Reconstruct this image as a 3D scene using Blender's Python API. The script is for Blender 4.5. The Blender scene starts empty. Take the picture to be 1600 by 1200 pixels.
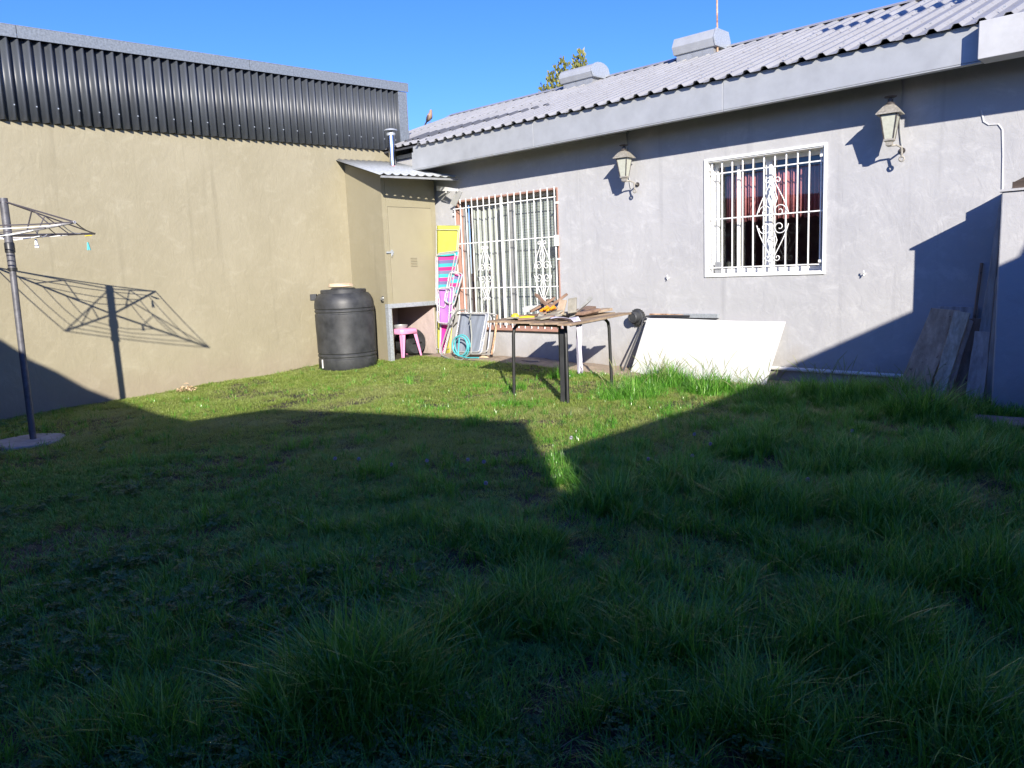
import bpy, math, random
import numpy as np
from mathutils import Vector, Matrix, Euler, noise
random.seed(7); rng = np.random.default_rng(7)
R = math.radians
scene = bpy.context.scene
COL = scene.collection

# ------------------------------------------------------------------ camera, light, exposure
EYE = 1.4; FPX = 1215.0; CXP, CYP = 800.0, 600.0
def _survey():
    a = np.array([(-484-CXP)/FPX, (475-CYP)/FPX, 1.0]); b = np.array([(1516-CXP)/FPX, (395-CYP)/FPX, 1.0])
    n = np.cross(a, b); n /= np.linalg.norm(n)
    if n[1] < 0: n = -n
    up = -n; X = -a/np.linalg.norm(a); Y = np.cross(up, X)
    if Y[2] < 0: Y = -Y
    return X, Y, up
VX, VY, VU = _survey()          # yard axes seen from the camera (x right, y down, z forward)
cam_d = bpy.data.cameras.new('camera'); cam = bpy.data.objects.new('camera', cam_d); COL.objects.link(cam)
cam_d.sensor_width = 36; cam_d.lens = FPX/1600*36; cam_d.clip_start = .05; cam_d.clip_end = 2000
cr = [VX[0], VY[0], VU[0]]; cd = [VX[1], VY[1], VU[1]]; cf = [VX[2], VY[2], VU[2]]
M = Matrix(((cr[0], -cd[0], -cf[0], 0), (cr[1], -cd[1], -cf[1], 0), (cr[2], -cd[2], -cf[2], EYE), (0, 0, 0, 1)))
cam.matrix_world = M
scene.camera = cam

SUN = Vector((-2.15, 1.8, -1.06)).normalized()      # direction the light travels
sd = bpy.data.lights.new('sun', 'SUN'); sd.energy = 4.5; sd.angle = R(.53); sd.color = (1.0, .93, .82)
so = bpy.data.objects.new('sun', sd); COL.objects.link(so)
so.rotation_euler = SUN.to_track_quat('-Z', 'Y').to_euler(); so.location = (6, -6, 8)
world = bpy.data.worlds.new('World'); scene.world = world; world.use_nodes = True
wn = world.node_tree; wn.nodes.clear()
sky = wn.nodes.new('ShaderNodeTexSky'); sky.sky_type = 'NISHITA'; sky.sun_disc = False
sky.sun_elevation = math.asin(-SUN.z); sky.sun_rotation = math.atan2(-SUN.x, -SUN.y)
sky.air_density = 1.0; sky.dust_density = .3; sky.ozone_density = 3.0; sky.altitude = 700
bg = wn.nodes.new('ShaderNodeBackground'); bg.inputs[1].default_value = .115
wo = wn.nodes.new('ShaderNodeOutputWorld')
hsv = wn.nodes.new('ShaderNodeHueSaturation'); hsv.inputs['Saturation'].default_value = 1.2
tint = wn.nodes.new('ShaderNodeMixRGB'); tint.blend_type = 'MULTIPLY'; tint.inputs[0].default_value = 1; tint.inputs[2].default_value = (.50, .60, 1.08, 1)
wn.links.new(sky.outputs[0], hsv.inputs['Color']); wn.links.new(hsv.outputs[0], tint.inputs[1]); wn.links.new(tint.outputs[0], bg.inputs[0]); wn.links.new(bg.outputs[0], wo.inputs[0])
scene.view_settings.view_transform = 'Standard'; scene.view_settings.look = 'None'
scene.view_settings.exposure = 1.08; scene.view_settings.gamma = 1
scene.render.engine = 'CYCLES'
scene.cycles.max_bounces = 6; scene.cycles.transparent_max_bounces = 12
scene.cycles.use_denoising = True

# ------------------------------------------------------------------ measured points
def w(p):
    r = np.array([(p[0]-CXP)/FPX, (p[1]-CYP)/FPX, 1.0]); return np.array([r@VX, r@VY, r@VU])
def _v(d, t): return Vector((d[0]*t, d[1]*t, EYE+d[2]*t))
def onY(x, y, D): d = w((x, y)); return _v(d, D/d[1])
def onX(x, y, D): d = w((x, y)); return _v(d, D/d[0])
def gnd(x, y, z=0.): d = w((x, y)); return _v(d, (z-EYE)/d[2])
D = 8.62            # face of the grey wall
XB = -10.85         # face of the beige wall

# ------------------------------------------------------------------ materials
def nt(name):
    m = bpy.data.materials.new(name); m.use_nodes = True
    return m, m.node_tree, m.node_tree.nodes['Principled BSDF']
def mat(name, c, rough=.7, metal=0., var=.12, scale=6., bump=0., bscale=60., c2=None, stretch=(1, 1, 1), spec=.4, trans=None, detail=6):
    m, t, b = nt(name); N = t.nodes; L = t.links
    tc = N.new('ShaderNodeTexCoord'); mp = N.new('ShaderNodeMapping'); mp.inputs[3].default_value = stretch
    L.new(tc.outputs['Object'], mp.inputs[0])
    n = N.new('ShaderNodeTexNoise'); n.inputs['Scale'].default_value = scale; n.inputs['Detail'].default_value = detail; n.inputs['Roughness'].default_value = .62
    L.new(mp.outputs[0], n.inputs[0])
    cr_ = N.new('ShaderNodeValToRGB'); cr_.color_ramp.elements[0].position = .3; cr_.color_ramp.elements[1].position = .7
    a = [max(0, x*(1-var)) for x in c[:3]]; bb = [min(1, x*(1+var)) for x in (c2 or c)[:3]]
    cr_.color_ramp.elements[0].color = (*a, 1); cr_.color_ramp.elements[1].color = (*bb, 1)
    L.new(n.outputs[0], cr_.inputs[0]); L.new(cr_.outputs[0], b.inputs['Base Color'])
    b.inputs['Roughness'].default_value = rough; b.inputs['Metallic'].default_value = metal
    b.inputs['Specular IOR Level'].default_value = spec
    if bump:
        n2 = N.new('ShaderNodeTexNoise'); n2.inputs['Scale'].default_value = bscale; n2.inputs['Detail'].default_value = 5
        L.new(mp.outputs[0], n2.inputs[0])
        bp = N.new('ShaderNodeBump'); bp.inputs['Strength'].default_value = bump; bp.inputs['Distance'].default_value = .01
        L.new(n2.outputs[0], bp.inputs['Height']); L.new(bp.outputs[0], b.inputs['Normal'])
    return m
def stucco(name, c, cdark, clight, bump=.5, sweep=.35):
    m, t, b = nt(name); N = t.nodes; L = t.links
    tc = N.new('ShaderNodeTexCoord')
    def noi(sc, det, st=(1, 1, 1), dist=0, rgh=.6):
        mp = N.new('ShaderNodeMapping'); mp.inputs[3].default_value = st; L.new(tc.outputs['Object'], mp.inputs[0])
        n = N.new('ShaderNodeTexNoise'); n.inputs['Scale'].default_value = sc; n.inputs['Detail'].default_value = det
        n.inputs['Distortion'].default_value = dist; n.inputs['Roughness'].default_value = rgh; L.new(mp.outputs[0], n.inputs[0]); return n
    n1 = noi(.9, 8, rgh=.7); n2 = noi(3.4, 9, (1, 1, 1.3), .5, .75); n3 = noi(1.6, 5, (3, 3, .35), .4)
    r1 = N.new('ShaderNodeValToRGB'); e = r1.color_ramp.elements; e[0].position = .34; e[1].position = .68
    e[0].color = (*cdark, 1); e[1].color = (*c, 1); L.new(n1.outputs[0], r1.inputs[0])
    r2 = N.new('ShaderNodeValToRGB'); e = r2.color_ramp.elements; e[0].position = .52; e[1].position = .74
    e[0].color = (0, 0, 0, 1); e[1].color = (.6, .6, .6, 1); L.new(n2.outputs[0], r2.inputs[0])
    mx = N.new('ShaderNodeMixRGB'); L.new(r2.outputs[0], mx.inputs[0]); L.new(r1.outputs[0], mx.inputs[1]); mx.inputs[2].default_value = (*clight, 1)
    r3 = N.new('ShaderNodeValToRGB'); e = r3.color_ramp.elements; e[0].position = .55; e[1].position = .8
    e[0].color = (0, 0, 0, 1); e[1].color = (.35, .35, .35, 1); L.new(n3.outputs[0], r3.inputs[0])
    mx2 = N.new('ShaderNodeMixRGB'); L.new(r3.outputs[0], mx2.inputs[0]); L.new(mx.outputs[0], mx2.inputs[1]); mx2.inputs[2].default_value = (*cdark, 1)
    sp = N.new('ShaderNodeSeparateXYZ'); L.new(tc.outputs['Object'], sp.inputs[0]); gp = N.new('ShaderNodeNewGeometry'); sq = N.new('ShaderNodeSeparateXYZ'); L.new(gp.outputs['Position'], sq.inputs[0])
    n4 = noi(2.6, 7, (1, 1, .6)); za = N.new('ShaderNodeMath'); za.operation = 'MULTIPLY_ADD'; L.new(n4.outputs[0], za.inputs[0]); za.inputs[1].default_value = -.75; L.new(sq.outputs[2], za.inputs[2])
    mr = N.new('ShaderNodeMapRange'); mr.inputs[1].default_value = -.38; mr.inputs[2].default_value = .02; mr.inputs[3].default_value = .55; mr.inputs[4].default_value = 0; L.new(za.outputs[0], mr.inputs[0])
    mx3 = N.new('ShaderNodeMixRGB'); L.new(mr.outputs[0], mx3.inputs[0]); L.new(mx2.outputs[0], mx3.inputs[1]); mx3.inputs[2].default_value = (.26, .215, .16, 1)
    n5 = noi(1.0, 6, (5, 5, .22), .1); r5 = N.new('ShaderNodeValToRGB'); e = r5.color_ramp.elements; e[0].position = .60; e[0].color = (0, 0, 0, 1); e[1].position = .80; e[1].color = (.6, .6, .6, 1); L.new(n5.outputs[0], r5.inputs[0])
    mx4 = N.new('ShaderNodeMixRGB'); L.new(r5.outputs[0], mx4.inputs[0]); L.new(mx3.outputs[0], mx4.inputs[1]); mx4.inputs[2].default_value = (*[q*.72 for q in cdark], 1)
    L.new(mx4.outputs[0], b.inputs['Base Color']); b.inputs['Roughness'].default_value = .85; b.inputs['Specular IOR Level'].default_value = .25
    h1 = noi(2.3, 4, (1, 1, 1), .8, .5); h2 = noi(9, 6, (1, 1, .6), 1.5, .6); h3 = noi(90, 3)
    a1 = N.new('ShaderNodeMath'); a1.operation = 'MULTIPLY_ADD'; L.new(h2.outputs[0], a1.inputs[0]); a1.inputs[1].default_value = sweep; L.new(h1.outputs[0], a1.inputs[2])
    a2 = N.new('ShaderNodeMath'); a2.operation = 'MULTIPLY_ADD'; L.new(h3.outputs[0], a2.inputs[0]); a2.inputs[1].default_value = .05; L.new(a1.outputs[0], a2.inputs[2])
    bp = N.new('ShaderNodeBump'); bp.inputs['Strength'].default_value = bump; bp.inputs['Distance'].default_value = .05
    L.new(a2.outputs[0], bp.inputs['Height']); L.new(bp.outputs[0], b.inputs['Normal'])
    return m
def leafmat(name, cols, trans=.35, rough=.5, worldvar=None):
    m, t, b = nt(name); N = t.nodes; L = t.links
    oi = N.new('ShaderNodeObjectInfo'); r = N.new('ShaderNodeValToRGB'); els = r.color_ramp.elements
    while len(els) < len(cols): els.new(.5)
    for i, c in enumerate(cols): els[i].position = i/(len(cols)-1); els[i].color = (*c, 1)
    gi = N.new('ShaderNodeNewGeometry'); ad = N.new('ShaderNodeMath'); ad.operation = 'MULTIPLY_ADD'; ad.inputs[1].default_value = .55; L.new(gi.outputs['Random Per Island'], ad.inputs[0])
    ml = N.new('ShaderNodeMath'); ml.operation = 'MULTIPLY'; ml.inputs[1].default_value = .45; L.new(oi.outputs['Random'], ml.inputs[0]); L.new(ml.outputs[0], ad.inputs[2])
    L.new(ad.outputs[0], r.inputs[0]); col = r.outputs[0]
    if worldvar:
        g = N.new('ShaderNodeNewGeometry'); n = N.new('ShaderNodeTexNoise'); n.inputs['Scale'].default_value = 1.1; n.inputs['Detail'].default_value = 4
        L.new(g.outputs['Position'], n.inputs[0]); rr = N.new('ShaderNodeValToRGB')
        rr.color_ramp.elements[0].position = .5; rr.color_ramp.elements[1].position = .66; L.new(n.outputs[0], rr.inputs[0])
        mf = N.new('ShaderNodeMath'); mf.operation = 'MULTIPLY'; mf.inputs[1].default_value = .35; L.new(rr.outputs[0], mf.inputs[0])
        mx = N.new('ShaderNodeMixRGB'); L.new(mf.outputs[0], mx.inputs[0]); L.new(col, mx.inputs[1]); mx.inputs[2].default_value = (*worldvar, 1); col = mx.outputs[0]
    L.new(col, b.inputs['Base Color']); b.inputs['Roughness'].default_value = rough; b.inputs['Specular IOR Level'].default_value = .6
    tr = N.new('ShaderNodeBsdfTranslucent'); L.new(col, tr.inputs[0]); ms = N.new('ShaderNodeMixShader'); ms.inputs[0].default_value = trans
    out = t.nodes['Material Output']; L.new(b.outputs[0], ms.inputs[1]); L.new(tr.outputs[0], ms.inputs[2]); L.new(ms.outputs[0], out.inputs[0])
    return m
def woodmat(name, c, c2, stretch=(1, 1, 1), scale=9., spots=None, rough=.8):
    m = mat(name, c, rough, var=.15, scale=scale, bump=.5, bscale=scale*2.5, c2=c2, stretch=stretch, spec=.2)
    if spots:
        t = m.node_tree; N = t.nodes; L = t.links; b = N['Principled BSDF']
        src = b.inputs['Base Color'].links[0].from_socket
        tc = N.new('ShaderNodeTexCoord'); n = N.new('ShaderNodeTexNoise'); n.inputs['Scale'].default_value = 13; n.inputs['Detail'].default_value = 8; L.new(tc.outputs['Object'], n.inputs[0])
        r = N.new('ShaderNodeValToRGB'); r.color_ramp.elements[0].position = .63; r.color_ramp.elements[1].position = .70; L.new(n.outputs[0], r.inputs[0])
        mx = N.new('ShaderNodeMixRGB'); L.new(r.outputs[0], mx.inputs[0]); L.new(src, mx.inputs[1]); mx.inputs[2].default_value = (*spots, 1); L.new(mx.outputs[0], b.inputs['Base Color'])
    return m
Z1 = (1, 1, .08)
MT = dict(
  grey=stucco('grey_render', (.425, .425, .43), (.355, .357, .37), (.55, .55, .55), .24, .35),
  beige=stucco('beige_render', (.305, .275, .192), (.268, .240, .162), (.365, .335, .245), .24, .45),
  shed=stucco('shed_render', (.285, .258, .178), (.262, .235, .155), (.32, .29, .205), .15, .3),
  pink_in=stucco('niche_plaster', (.55, .45, .42), (.42, .34, .32), (.66, .56, .53), .4),
  white=mat('white_paint', (.78, .78, .76), .45, var=.05, scale=20, bump=.05),
  whiteold=mat('aged_white_paint', (.74, .74, .71), .5, var=.12, scale=9, bump=.1),
  board=mat('white_board', (.56, .56, .555), .5, var=.07, scale=1.6, bump=.04, bscale=8),
  charcoal=mat('charcoal_sheet', (.042, .049, .060), .5, .0, var=.3, scale=3, stretch=(1, 1, .3), spec=.85),
  galv=mat('galvanised_steel', (.42, .45, .47), .45, .4, var=.22, scale=45, bump=.03, bscale=40),
  zinc=mat('aged_zinc', (.36, .37, .37), .55, .5, var=.2, scale=6, bump=.05),
  tin=mat('weathered_tin', (.38, .40, .41), .45, .2, var=.15, scale=20, bump=.04),
  galvd=mat('spangled_galvanised_steel', (.20, .225, .25), .5, .3, var=.3, scale=40, bump=.03),
  flue=mat('bright_flue', (.75, .75, .75), .22, 1., var=.08, scale=12),
  fascia=mat('fascia_paint', (.36, .375, .39), .55, .2, var=.1, scale=4, bump=.05, bscale=12),
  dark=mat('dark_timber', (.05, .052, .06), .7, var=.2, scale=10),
  black=mat('black_steel', (.018, .019, .02), .42, var=.3, scale=15, spec=.5),
  blackpl=mat('black_plastic', (.022, .024, .027), .48, var=.3, scale=5, bump=.12, bscale=9, spec=.45, c2=(.04, .042, .045)),
  grp=mat('grey_pole', (.12, .12, .13), .5, .3, var=.3, scale=14, bump=.1),
  wire=mat('grey_wire', (.10, .09, .10), .5, .3),
  salmon=mat('terracotta_paint', (.36, .20, .155), .7, var=.15, scale=8, bump=.1),
  curtain_or_reflection=mat('cream_curtain', (.50, .50, .47), .8, var=.06, scale=6),
  slat=mat('shutter_slat', (.44, .46, .45), .55, var=.06, scale=10),
  red=mat('painted_red_reflection', (.50, .17, .18), .7, var=.15, scale=8),  # colour of a red wall mirrored in the small window
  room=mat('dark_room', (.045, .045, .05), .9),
  roomlit=mat('room_wall', (.22, .22, .20), .9, var=.4, scale=5),
  rust=mat('rusty_tube', (.30, .14, .07), .8, var=.4, scale=14, bump=.3, c2=(.5, .33, .2)),
  pinkpl=mat('pink_plastic', (.78, .32, .52), .38, var=.04, spec=.5),
  yellow=mat('yellow_fabric', (.50, .50, .09), .7, var=.1, scale=9),
  magenta=mat('magenta_fabric', (.66, .03, .27), .75, var=.1),
  purple=mat('purple_fabric', (.42, .17, .5), .75, var=.1),
  mesh=mat('slate_mesh_fabric', (.20, .225, .27), .75, var=.25, scale=5, stretch=(3, 1, .3)),
  alu=mat('aluminium_tube', (.72, .72, .71), .35, .6, var=.12, scale=20),
  teal=mat('teal_hose', (.08, .42, .45), .45, var=.08),
  hose=mat('grey_hose', (.24, .25, .23), .5, var=.15),
  pvc=mat('pvc_pipe', (.62, .62, .62), .5, var=.15, scale=8),
  stone=mat('sandstone', (.55, .42, .29), .9, var=.15, scale=14, bump=.5, bscale=18),
  concrete=mat('old_concrete', (.30, .29, .27), .9, var=.25, scale=8, bump=.6, bscale=25),
  brick=mat('brick', (.38, .17, .1), .9, var=.25, scale=14, bump=.4, c2=(.5, .4, .32)),
  glass_s=mat('seeded_glass', (.42, .43, .36), .2, var=.1, scale=30, spec=.6),
  lampcap=mat('weathered_lamp_metal', (.33, .31, .27), .6, .3, var=.35, scale=30, bump=.2),
  lampdk=mat('lamp_iron', (.09, .08, .075), .5, .4, var=.4, scale=30),
  orange=mat('orange_plastic', (.8, .3, .02), .45), yel=mat('yellow_plastic', (.8, .6, .03), .45),
  cloth=mat('white_cloth', (.52, .50, .58), .9, var=.06, scale=12, bump=.2),
  steel=mat('tool_steel', (.45, .46, .46), .35, .8, var=.2, scale=20),
  glove=mat('yellow_work_glove', (.45, .36, .03), .85, var=.25, scale=14, bump=.2),
  barn=woodmat('dark_stained_timber', (.05, .04, .033), (.085, .065, .055), (.15, 1, 1), 14),
  plank=woodmat('weathered_plank', (.34, .235, .15), (.50, .37, .25), (1, 1, .06), 18, (.05, .035, .025)),
  plankw=woodmat('pale_mossy_plank', (.36, .29, .20), (.52, .45, .34), (1, 1, .06), 24, (.10, .08, .05)),
  plankg=woodmat('silver_grey_plank', (.30, .27, .24), (.42, .39, .36), (1, 1, .05), 22),
  plankd=woodmat('brown_plank', (.17, .115, .08), (.27, .19, .14), (1, 1, .06), 18, (.04, .03, .03)),
  tabw=woodmat('table_board', (.22, .155, .105), (.34, .26, .18), (1, .15, 1), 10),
  offa=woodmat('offcut_pale', (.33, .25, .17), (.42, .33, .24), (1, 1, 1), 8), offb=woodmat('offcut_brown', (.19, .12, .085), (.27, .18, .13), (1, 1, 1), 8),
  offc=woodmat('offcut_grey', (.22, .21, .17), (.30, .28, .23), (1, 1, 1), 8),
  straw=mat('dry_leaves', (.45, .33, .2), .9, var=.2, scale=20),
  trunk=mat('bark', (.12, .09, .06), .9, var=.3, bump=.5),
  needle=leafmat('cypress_needles', [(.09, .115, .02), (.16, .17, .03), (.24, .22, .05)], .2),
  rearw=stucco('rear_render', (.36, .35, .33), (.31, .30, .28), (.43, .42, .40), .3),
  bird=mat('brown_feathers', (.30, .20, .14), .8, var=.2, scale=40), birddk=mat('dark_feathers', (.08, .065, .06), .8),
)
# red ribbed sheeting of the building behind
MT['redsheet'] = mat('red_sheet', (.25, .04, .045), .5, var=.1)
# the roof; the shadow along its left end is painted as a dark strip
def roofmat():
    m = mat('roof_paint', (.29, .288, .285), .5, .1, var=.08, scale=3, bump=.04, spec=.4, stretch=(1, .3, 1), c2=(.31, .31, .315))
    t = m.node_tree; N = t.nodes; L = t.links; b = N['Principled BSDF']; src = b.inputs['Base Color'].links[0].from_socket
    g = N.new('ShaderNodeTexCoord'); n = N.new('ShaderNodeTexNoise'); n.inputs['Scale'].default_value = 22; n.inputs['Detail'].default_value = 7
    L.new(g.outputs['Object'], n.inputs[0]); r = N.new('ShaderNodeValToRGB'); r.color_ramp.elements[0].position = .60; r.color_ramp.elements[1].position = .72
    L.new(n.outputs[0], r.inputs[0]); mx = N.new('ShaderNodeMixRGB'); L.new(r.outputs[0], mx.inputs[0]); L.new(src, mx.inputs[1]); mx.inputs[2].default_value = (.2, .185, .165, 1)
    L.new(mx.outputs[0], b.inputs['Base Color']); return m
MT['roof'] = roofmat()
MT['roof_shade'] = mat('painted_roof_shadow', (.085, .088, .10), .6, var=.15, scale=4)  # dark colour standing for a cast shadow on the roof
def stripes(name, cols, sc):
    m, t, b = nt(name); N = t.nodes; L = t.links
    tc = N.new('ShaderNodeTexCoord'); sp = N.new('ShaderNodeSeparateXYZ'); L.new(tc.outputs['Object'], sp.inputs[0])
    a = N.new('ShaderNodeMath'); a.operation = 'MULTIPLY_ADD'; L.new(sp.outputs[2], a.inputs[0]); a.inputs[1].default_value = sc
    a.inputs[2].default_value = .1; f = N.new('ShaderNodeMath'); f.operation = 'FRACT'; L.new(a.outputs[0], f.inputs[0])
    r = N.new('ShaderNodeValToRGB'); r.color_ramp.interpolation = 'CONSTANT'; els = r.color_ramp.elements
    while len(els) < len(cols): els.new(.5)
    for i, c in enumerate(cols): els[i].position = i/len(cols); els[i].color = (*c, 1)
    L.new(f.outputs[0], r.inputs[0]); L.new(r.outputs[0], b.inputs['Base Color']); b.inputs['Roughness'].default_value = .8
    return m
MT['stripe'] = stripes('striped_fabric', [(.66, .03, .2), (.05, .42, .45), (.16, .15, .3), (.70, .05, .25), (.06, .5, .5), (.2, .2, .32)], 3.0)
def glassmat():
    m, t, b = nt('window_glass'); N = t.nodes; L = t.links
    gl = N.new('ShaderNodeBsdfGlossy'); gl.inputs['Roughness'].default_value = .02; tr = N.new('ShaderNodeBsdfTransparent'); tr.inputs[0].default_value = (.9, .92, .91, 1)
    lw = N.new('ShaderNodeLayerWeight'); lw.inputs[0].default_value = .5; pw = N.new('ShaderNodeMath'); pw.operation = 'POWER'; pw.inputs[1].default_value = 4; L.new(lw.outputs['Facing'], pw.inputs[0])
    fr = N.new('ShaderNodeMath'); fr.operation = 'MULTIPLY_ADD'; fr.inputs[1].default_value = .8; fr.inputs[2].default_value = .06; L.new(pw.outputs[0], fr.inputs[0]); ms = N.new('ShaderNodeMixShader')
    L.new(fr.outputs[0], ms.inputs[0]); L.new(tr.outputs[0], ms.inputs[1]); L.new(gl.outputs[0], ms.inputs[2]); L.new(ms.outputs[0], N['Material Output'].inputs[0]); return m
MT['glass'] = glassmat()

# ------------------------------------------------------------------ mesh building
class MB:
    def __init__(s): s.v = []; s.f = []; s.m = []; s.mi = 0
    def add(s, vs, fs):
        k = len(s.v); s.v += [tuple(v) for v in vs]; s.f += [tuple(i+k for i in f) for f in fs]; s.m += [s.mi]*len(fs); return s
    def box(s, lo, hi):
        x0, y0, z0 = lo; x1, y1, z1 = hi
        return s.add([(x0, y0, z0), (x1, y0, z0), (x1, y1, z0), (x0, y1, z0), (x0, y0, z1), (x1, y0, z1), (x1, y1, z1), (x0, y1, z1)],
                     [(0, 3, 2, 1), (4, 5, 6, 7), (0, 1, 5, 4), (1, 2, 6, 5), (2, 3, 7, 6), (3, 0, 4, 7)])
    def obox(s, c, size, rot=(0, 0, 0)):
        q = rot if isinstance(rot, Matrix) else Euler(rot).to_matrix(); c = Vector(c); h = [a/2 for a in size]
        vs = [c + q @ Vector((sx*h[0], sy*h[1], sz*h[2])) for sz in (-1, 1) for sx, sy in ((-1, -1), (1, -1), (1, 1), (-1, 1))]
        return s.add(vs, [(0, 3, 2, 1), (4, 5, 6, 7), (0, 1, 5, 4), (1, 2, 6, 5), (2, 3, 7, 6), (3, 0, 4, 7)])
    def plank(s, a, b, wdt, th, up=(0, 0, 1), n=1, jit=0.):
        """a bar from a to b; wdt across, th thick along the normal 'up'"""
        a = Vector(a); b = Vector(b); d = (b-a).normalized(); u = Vector(up); u = (u-d*u.dot(d)).normalized(); r = d.cross(u)
        vs = []; fs = []
        for i in range(n+1):
            p = a.lerp(b, i/n); j = (random.uniform(-jit, jit) if 0 < i < n else 0)
            for sx, sz in ((-1, -1), (1, -1), (1, 1), (-1, 1)): vs.append(p + r*(sx*wdt/2*(1+j)) + u*(sz*th/2 + j*th))
        for i in range(n):
            for k in range(4): fs.append((4*i+k, 4*i+(k+1) % 4, 4*i+4+(k+1) % 4, 4*i+4+k))
        fs += [(3, 2, 1, 0), (4*n, 4*n+1, 4*n+2, 4*n+3)]
        return s.add(vs, fs)
    def tube(s, pts, r, n=8, closed=False, cap=True):
        P = [Vector(p) for p in pts]; N_ = len(P); rr = r if isinstance(r, (list, tuple)) else [r]*N_
        vs = []; fs = []; ref = None
        for i, p in enumerate(P):
            a = P[(i-1) % N_] if (closed or i > 0) else P[i]; b = P[(i+1) % N_] if (closed or i < N_-1) else P[i]
            d = (b-a)
            if d.length < 1e-9: d = Vector((0, 0, 1))
            d.normalize()
            if ref is None: ref = Vector((0, 0, 1)) if abs(d.z) < .9 else Vector((1, 0, 0))
            u = (ref - d*ref.dot(d));
            if u.length < 1e-4: u = Vector((1, 0, 0)).cross(d)
            u.normalize(); ref = u; v = d.cross(u)
            for k in range(n): t = 2*math.pi*k/n; vs.append(p + (u*math.cos(t) + v*math.sin(t))*rr[i])
        for i in range(N_ if closed else N_-1):
            j = (i+1) % N_
            for k in range(n): fs.append((i*n+k, i*n+(k+1) % n, j*n+(k+1) % n, j*n+k))
        if cap and not closed: fs += [tuple(range(n))[::-1], tuple((N_-1)*n+k for k in range(n))]
        return s.add(vs, fs)
    def lathe(s, prof, c=(0, 0, 0), n=32, caps=True, a0=0.):
        vs = []; fs = []; c = Vector(c); m = len(prof)
        for r, z in prof:
            for k in range(n): t = 2*math.pi*k/n + a0; vs.append(c + Vector((r*math.cos(t), r*math.sin(t), z)))
        for i in range(m-1):
            for k in range(n): fs.append((i*n+k, i*n+(k+1) % n, (i+1)*n+(k+1) % n, (i+1)*n+k))
        if caps: fs += [tuple(range(n))[::-1], tuple((m-1)*n+k for k in range(n))]
        return s.add(vs, fs)
    def prism(s, poly, d):
        """polygon of 3D points extruded by d"""
        P = [Vector(p) for p in poly]; d = Vector(d); n = len(P)
        return s.add(P+[p+d for p in P], [tuple(range(n))[::-1], tuple(range(n, 2*n))]+[(i, (i+1) % n, n+(i+1) % n, n+i) for i in range(n)])
    def grid(s, fn, nu, nv):
        vs = [fn(i/nu, j/nv) for j in range(nv+1) for i in range(nu+1)]
        return s.add(vs, [(j*(nu+1)+i, j*(nu+1)+i+1, (j+1)*(nu+1)+i+1, (j+1)*(nu+1)+i) for j in range(nv) for i in range(nu)])
    def mesh(s, name, mats, off=(0, 0, 0), smooth=False):
        me = bpy.data.meshes.new(name); o = Vector(off)
        me.from_pydata([Vector(v)-o for v in s.v], [], s.f)
        for m in (mats if isinstance(mats, (list, tuple)) else [mats]): me.materials.append(m)
        if len(me.materials) > 1: me.polygons.foreach_set('material_index', s.m)
        me.validate(); me.update()
        if smooth: me.shade_smooth(); me.set_sharp_from_angle(angle=R(38))
        return me
    def build(s, name, mats, parent=None, smooth=False, bevel=0, solid=0, origin=None):
        if parent is not None: off = origins.get(parent.name, Vector((0, 0, 0)))
        else:
            if origin is None:
                a = np.array(s.v); origin = ((a[:, 0].min()+a[:, 0].max())/2, (a[:, 1].min()+a[:, 1].max())/2, a[:, 2].min())
            off = Vector(origin)
        me = s.mesh(name, mats, off, smooth); o = bpy.data.objects.new(name, me); COL.objects.link(o)
        if parent is not None: o.parent = parent; origins[o.name] = off
        else: o.location = off; origins[o.name] = off
        if solid: md = o.modifiers.new('solid', 'SOLIDIFY'); md.thickness = solid; md.offset = 0
        if bevel: md = o.modifiers.new('bevel', 'BEVEL'); md.width = bevel; md.segments = 2; md.limit_method = 'ANGLE'; md.angle_limit = R(40)
        return o
origins = {}
def part(name, parent):
    o = bpy.data.objects.new(name, None); COL.objects.link(o); o.parent = parent; o.empty_display_size = .1
    origins[o.name] = origins[parent.name]; return o
def split_boxes(mb, name, mt, parent):
    for i in range(0, len(mb.v), 8):
        m = MB(); m.add(mb.v[i:i+8], [tuple(k-i for k in f) for f in mb.f[i//8*6:i//8*6+6]]); m.build(name, mt, parent)
def tag(o, label=None, cat=None, group=None, kind=None):
    if label: o['label'] = label
    if cat: o['category'] = cat
    if group: o['group'] = group
    if kind: o['kind'] = kind
    return o
def thing(name, loc, label, cat, group=None):
    o = bpy.data.objects.new(name, None); COL.objects.link(o); o.location = loc; o.empty_display_size = .2
    origins[o.name] = Vector(loc); return tag(o, label, cat, group)
def share(o, parent, loc=None, rot=None):
    c = o.copy(); COL.objects.link(c); c.parent = parent; origins[c.name] = origins.get(parent.name if parent else '', Vector())
    if loc is not None: c.location = loc
    if rot is not None: c.rotation_euler = rot
    return c
def tree_copy(o, parent=None):
    c = o.copy(); COL.objects.link(c); c.parent = parent
    for ch in [x for x in bpy.data.objects if x.parent == o]: tree_copy(ch, c)
    return c

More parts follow.
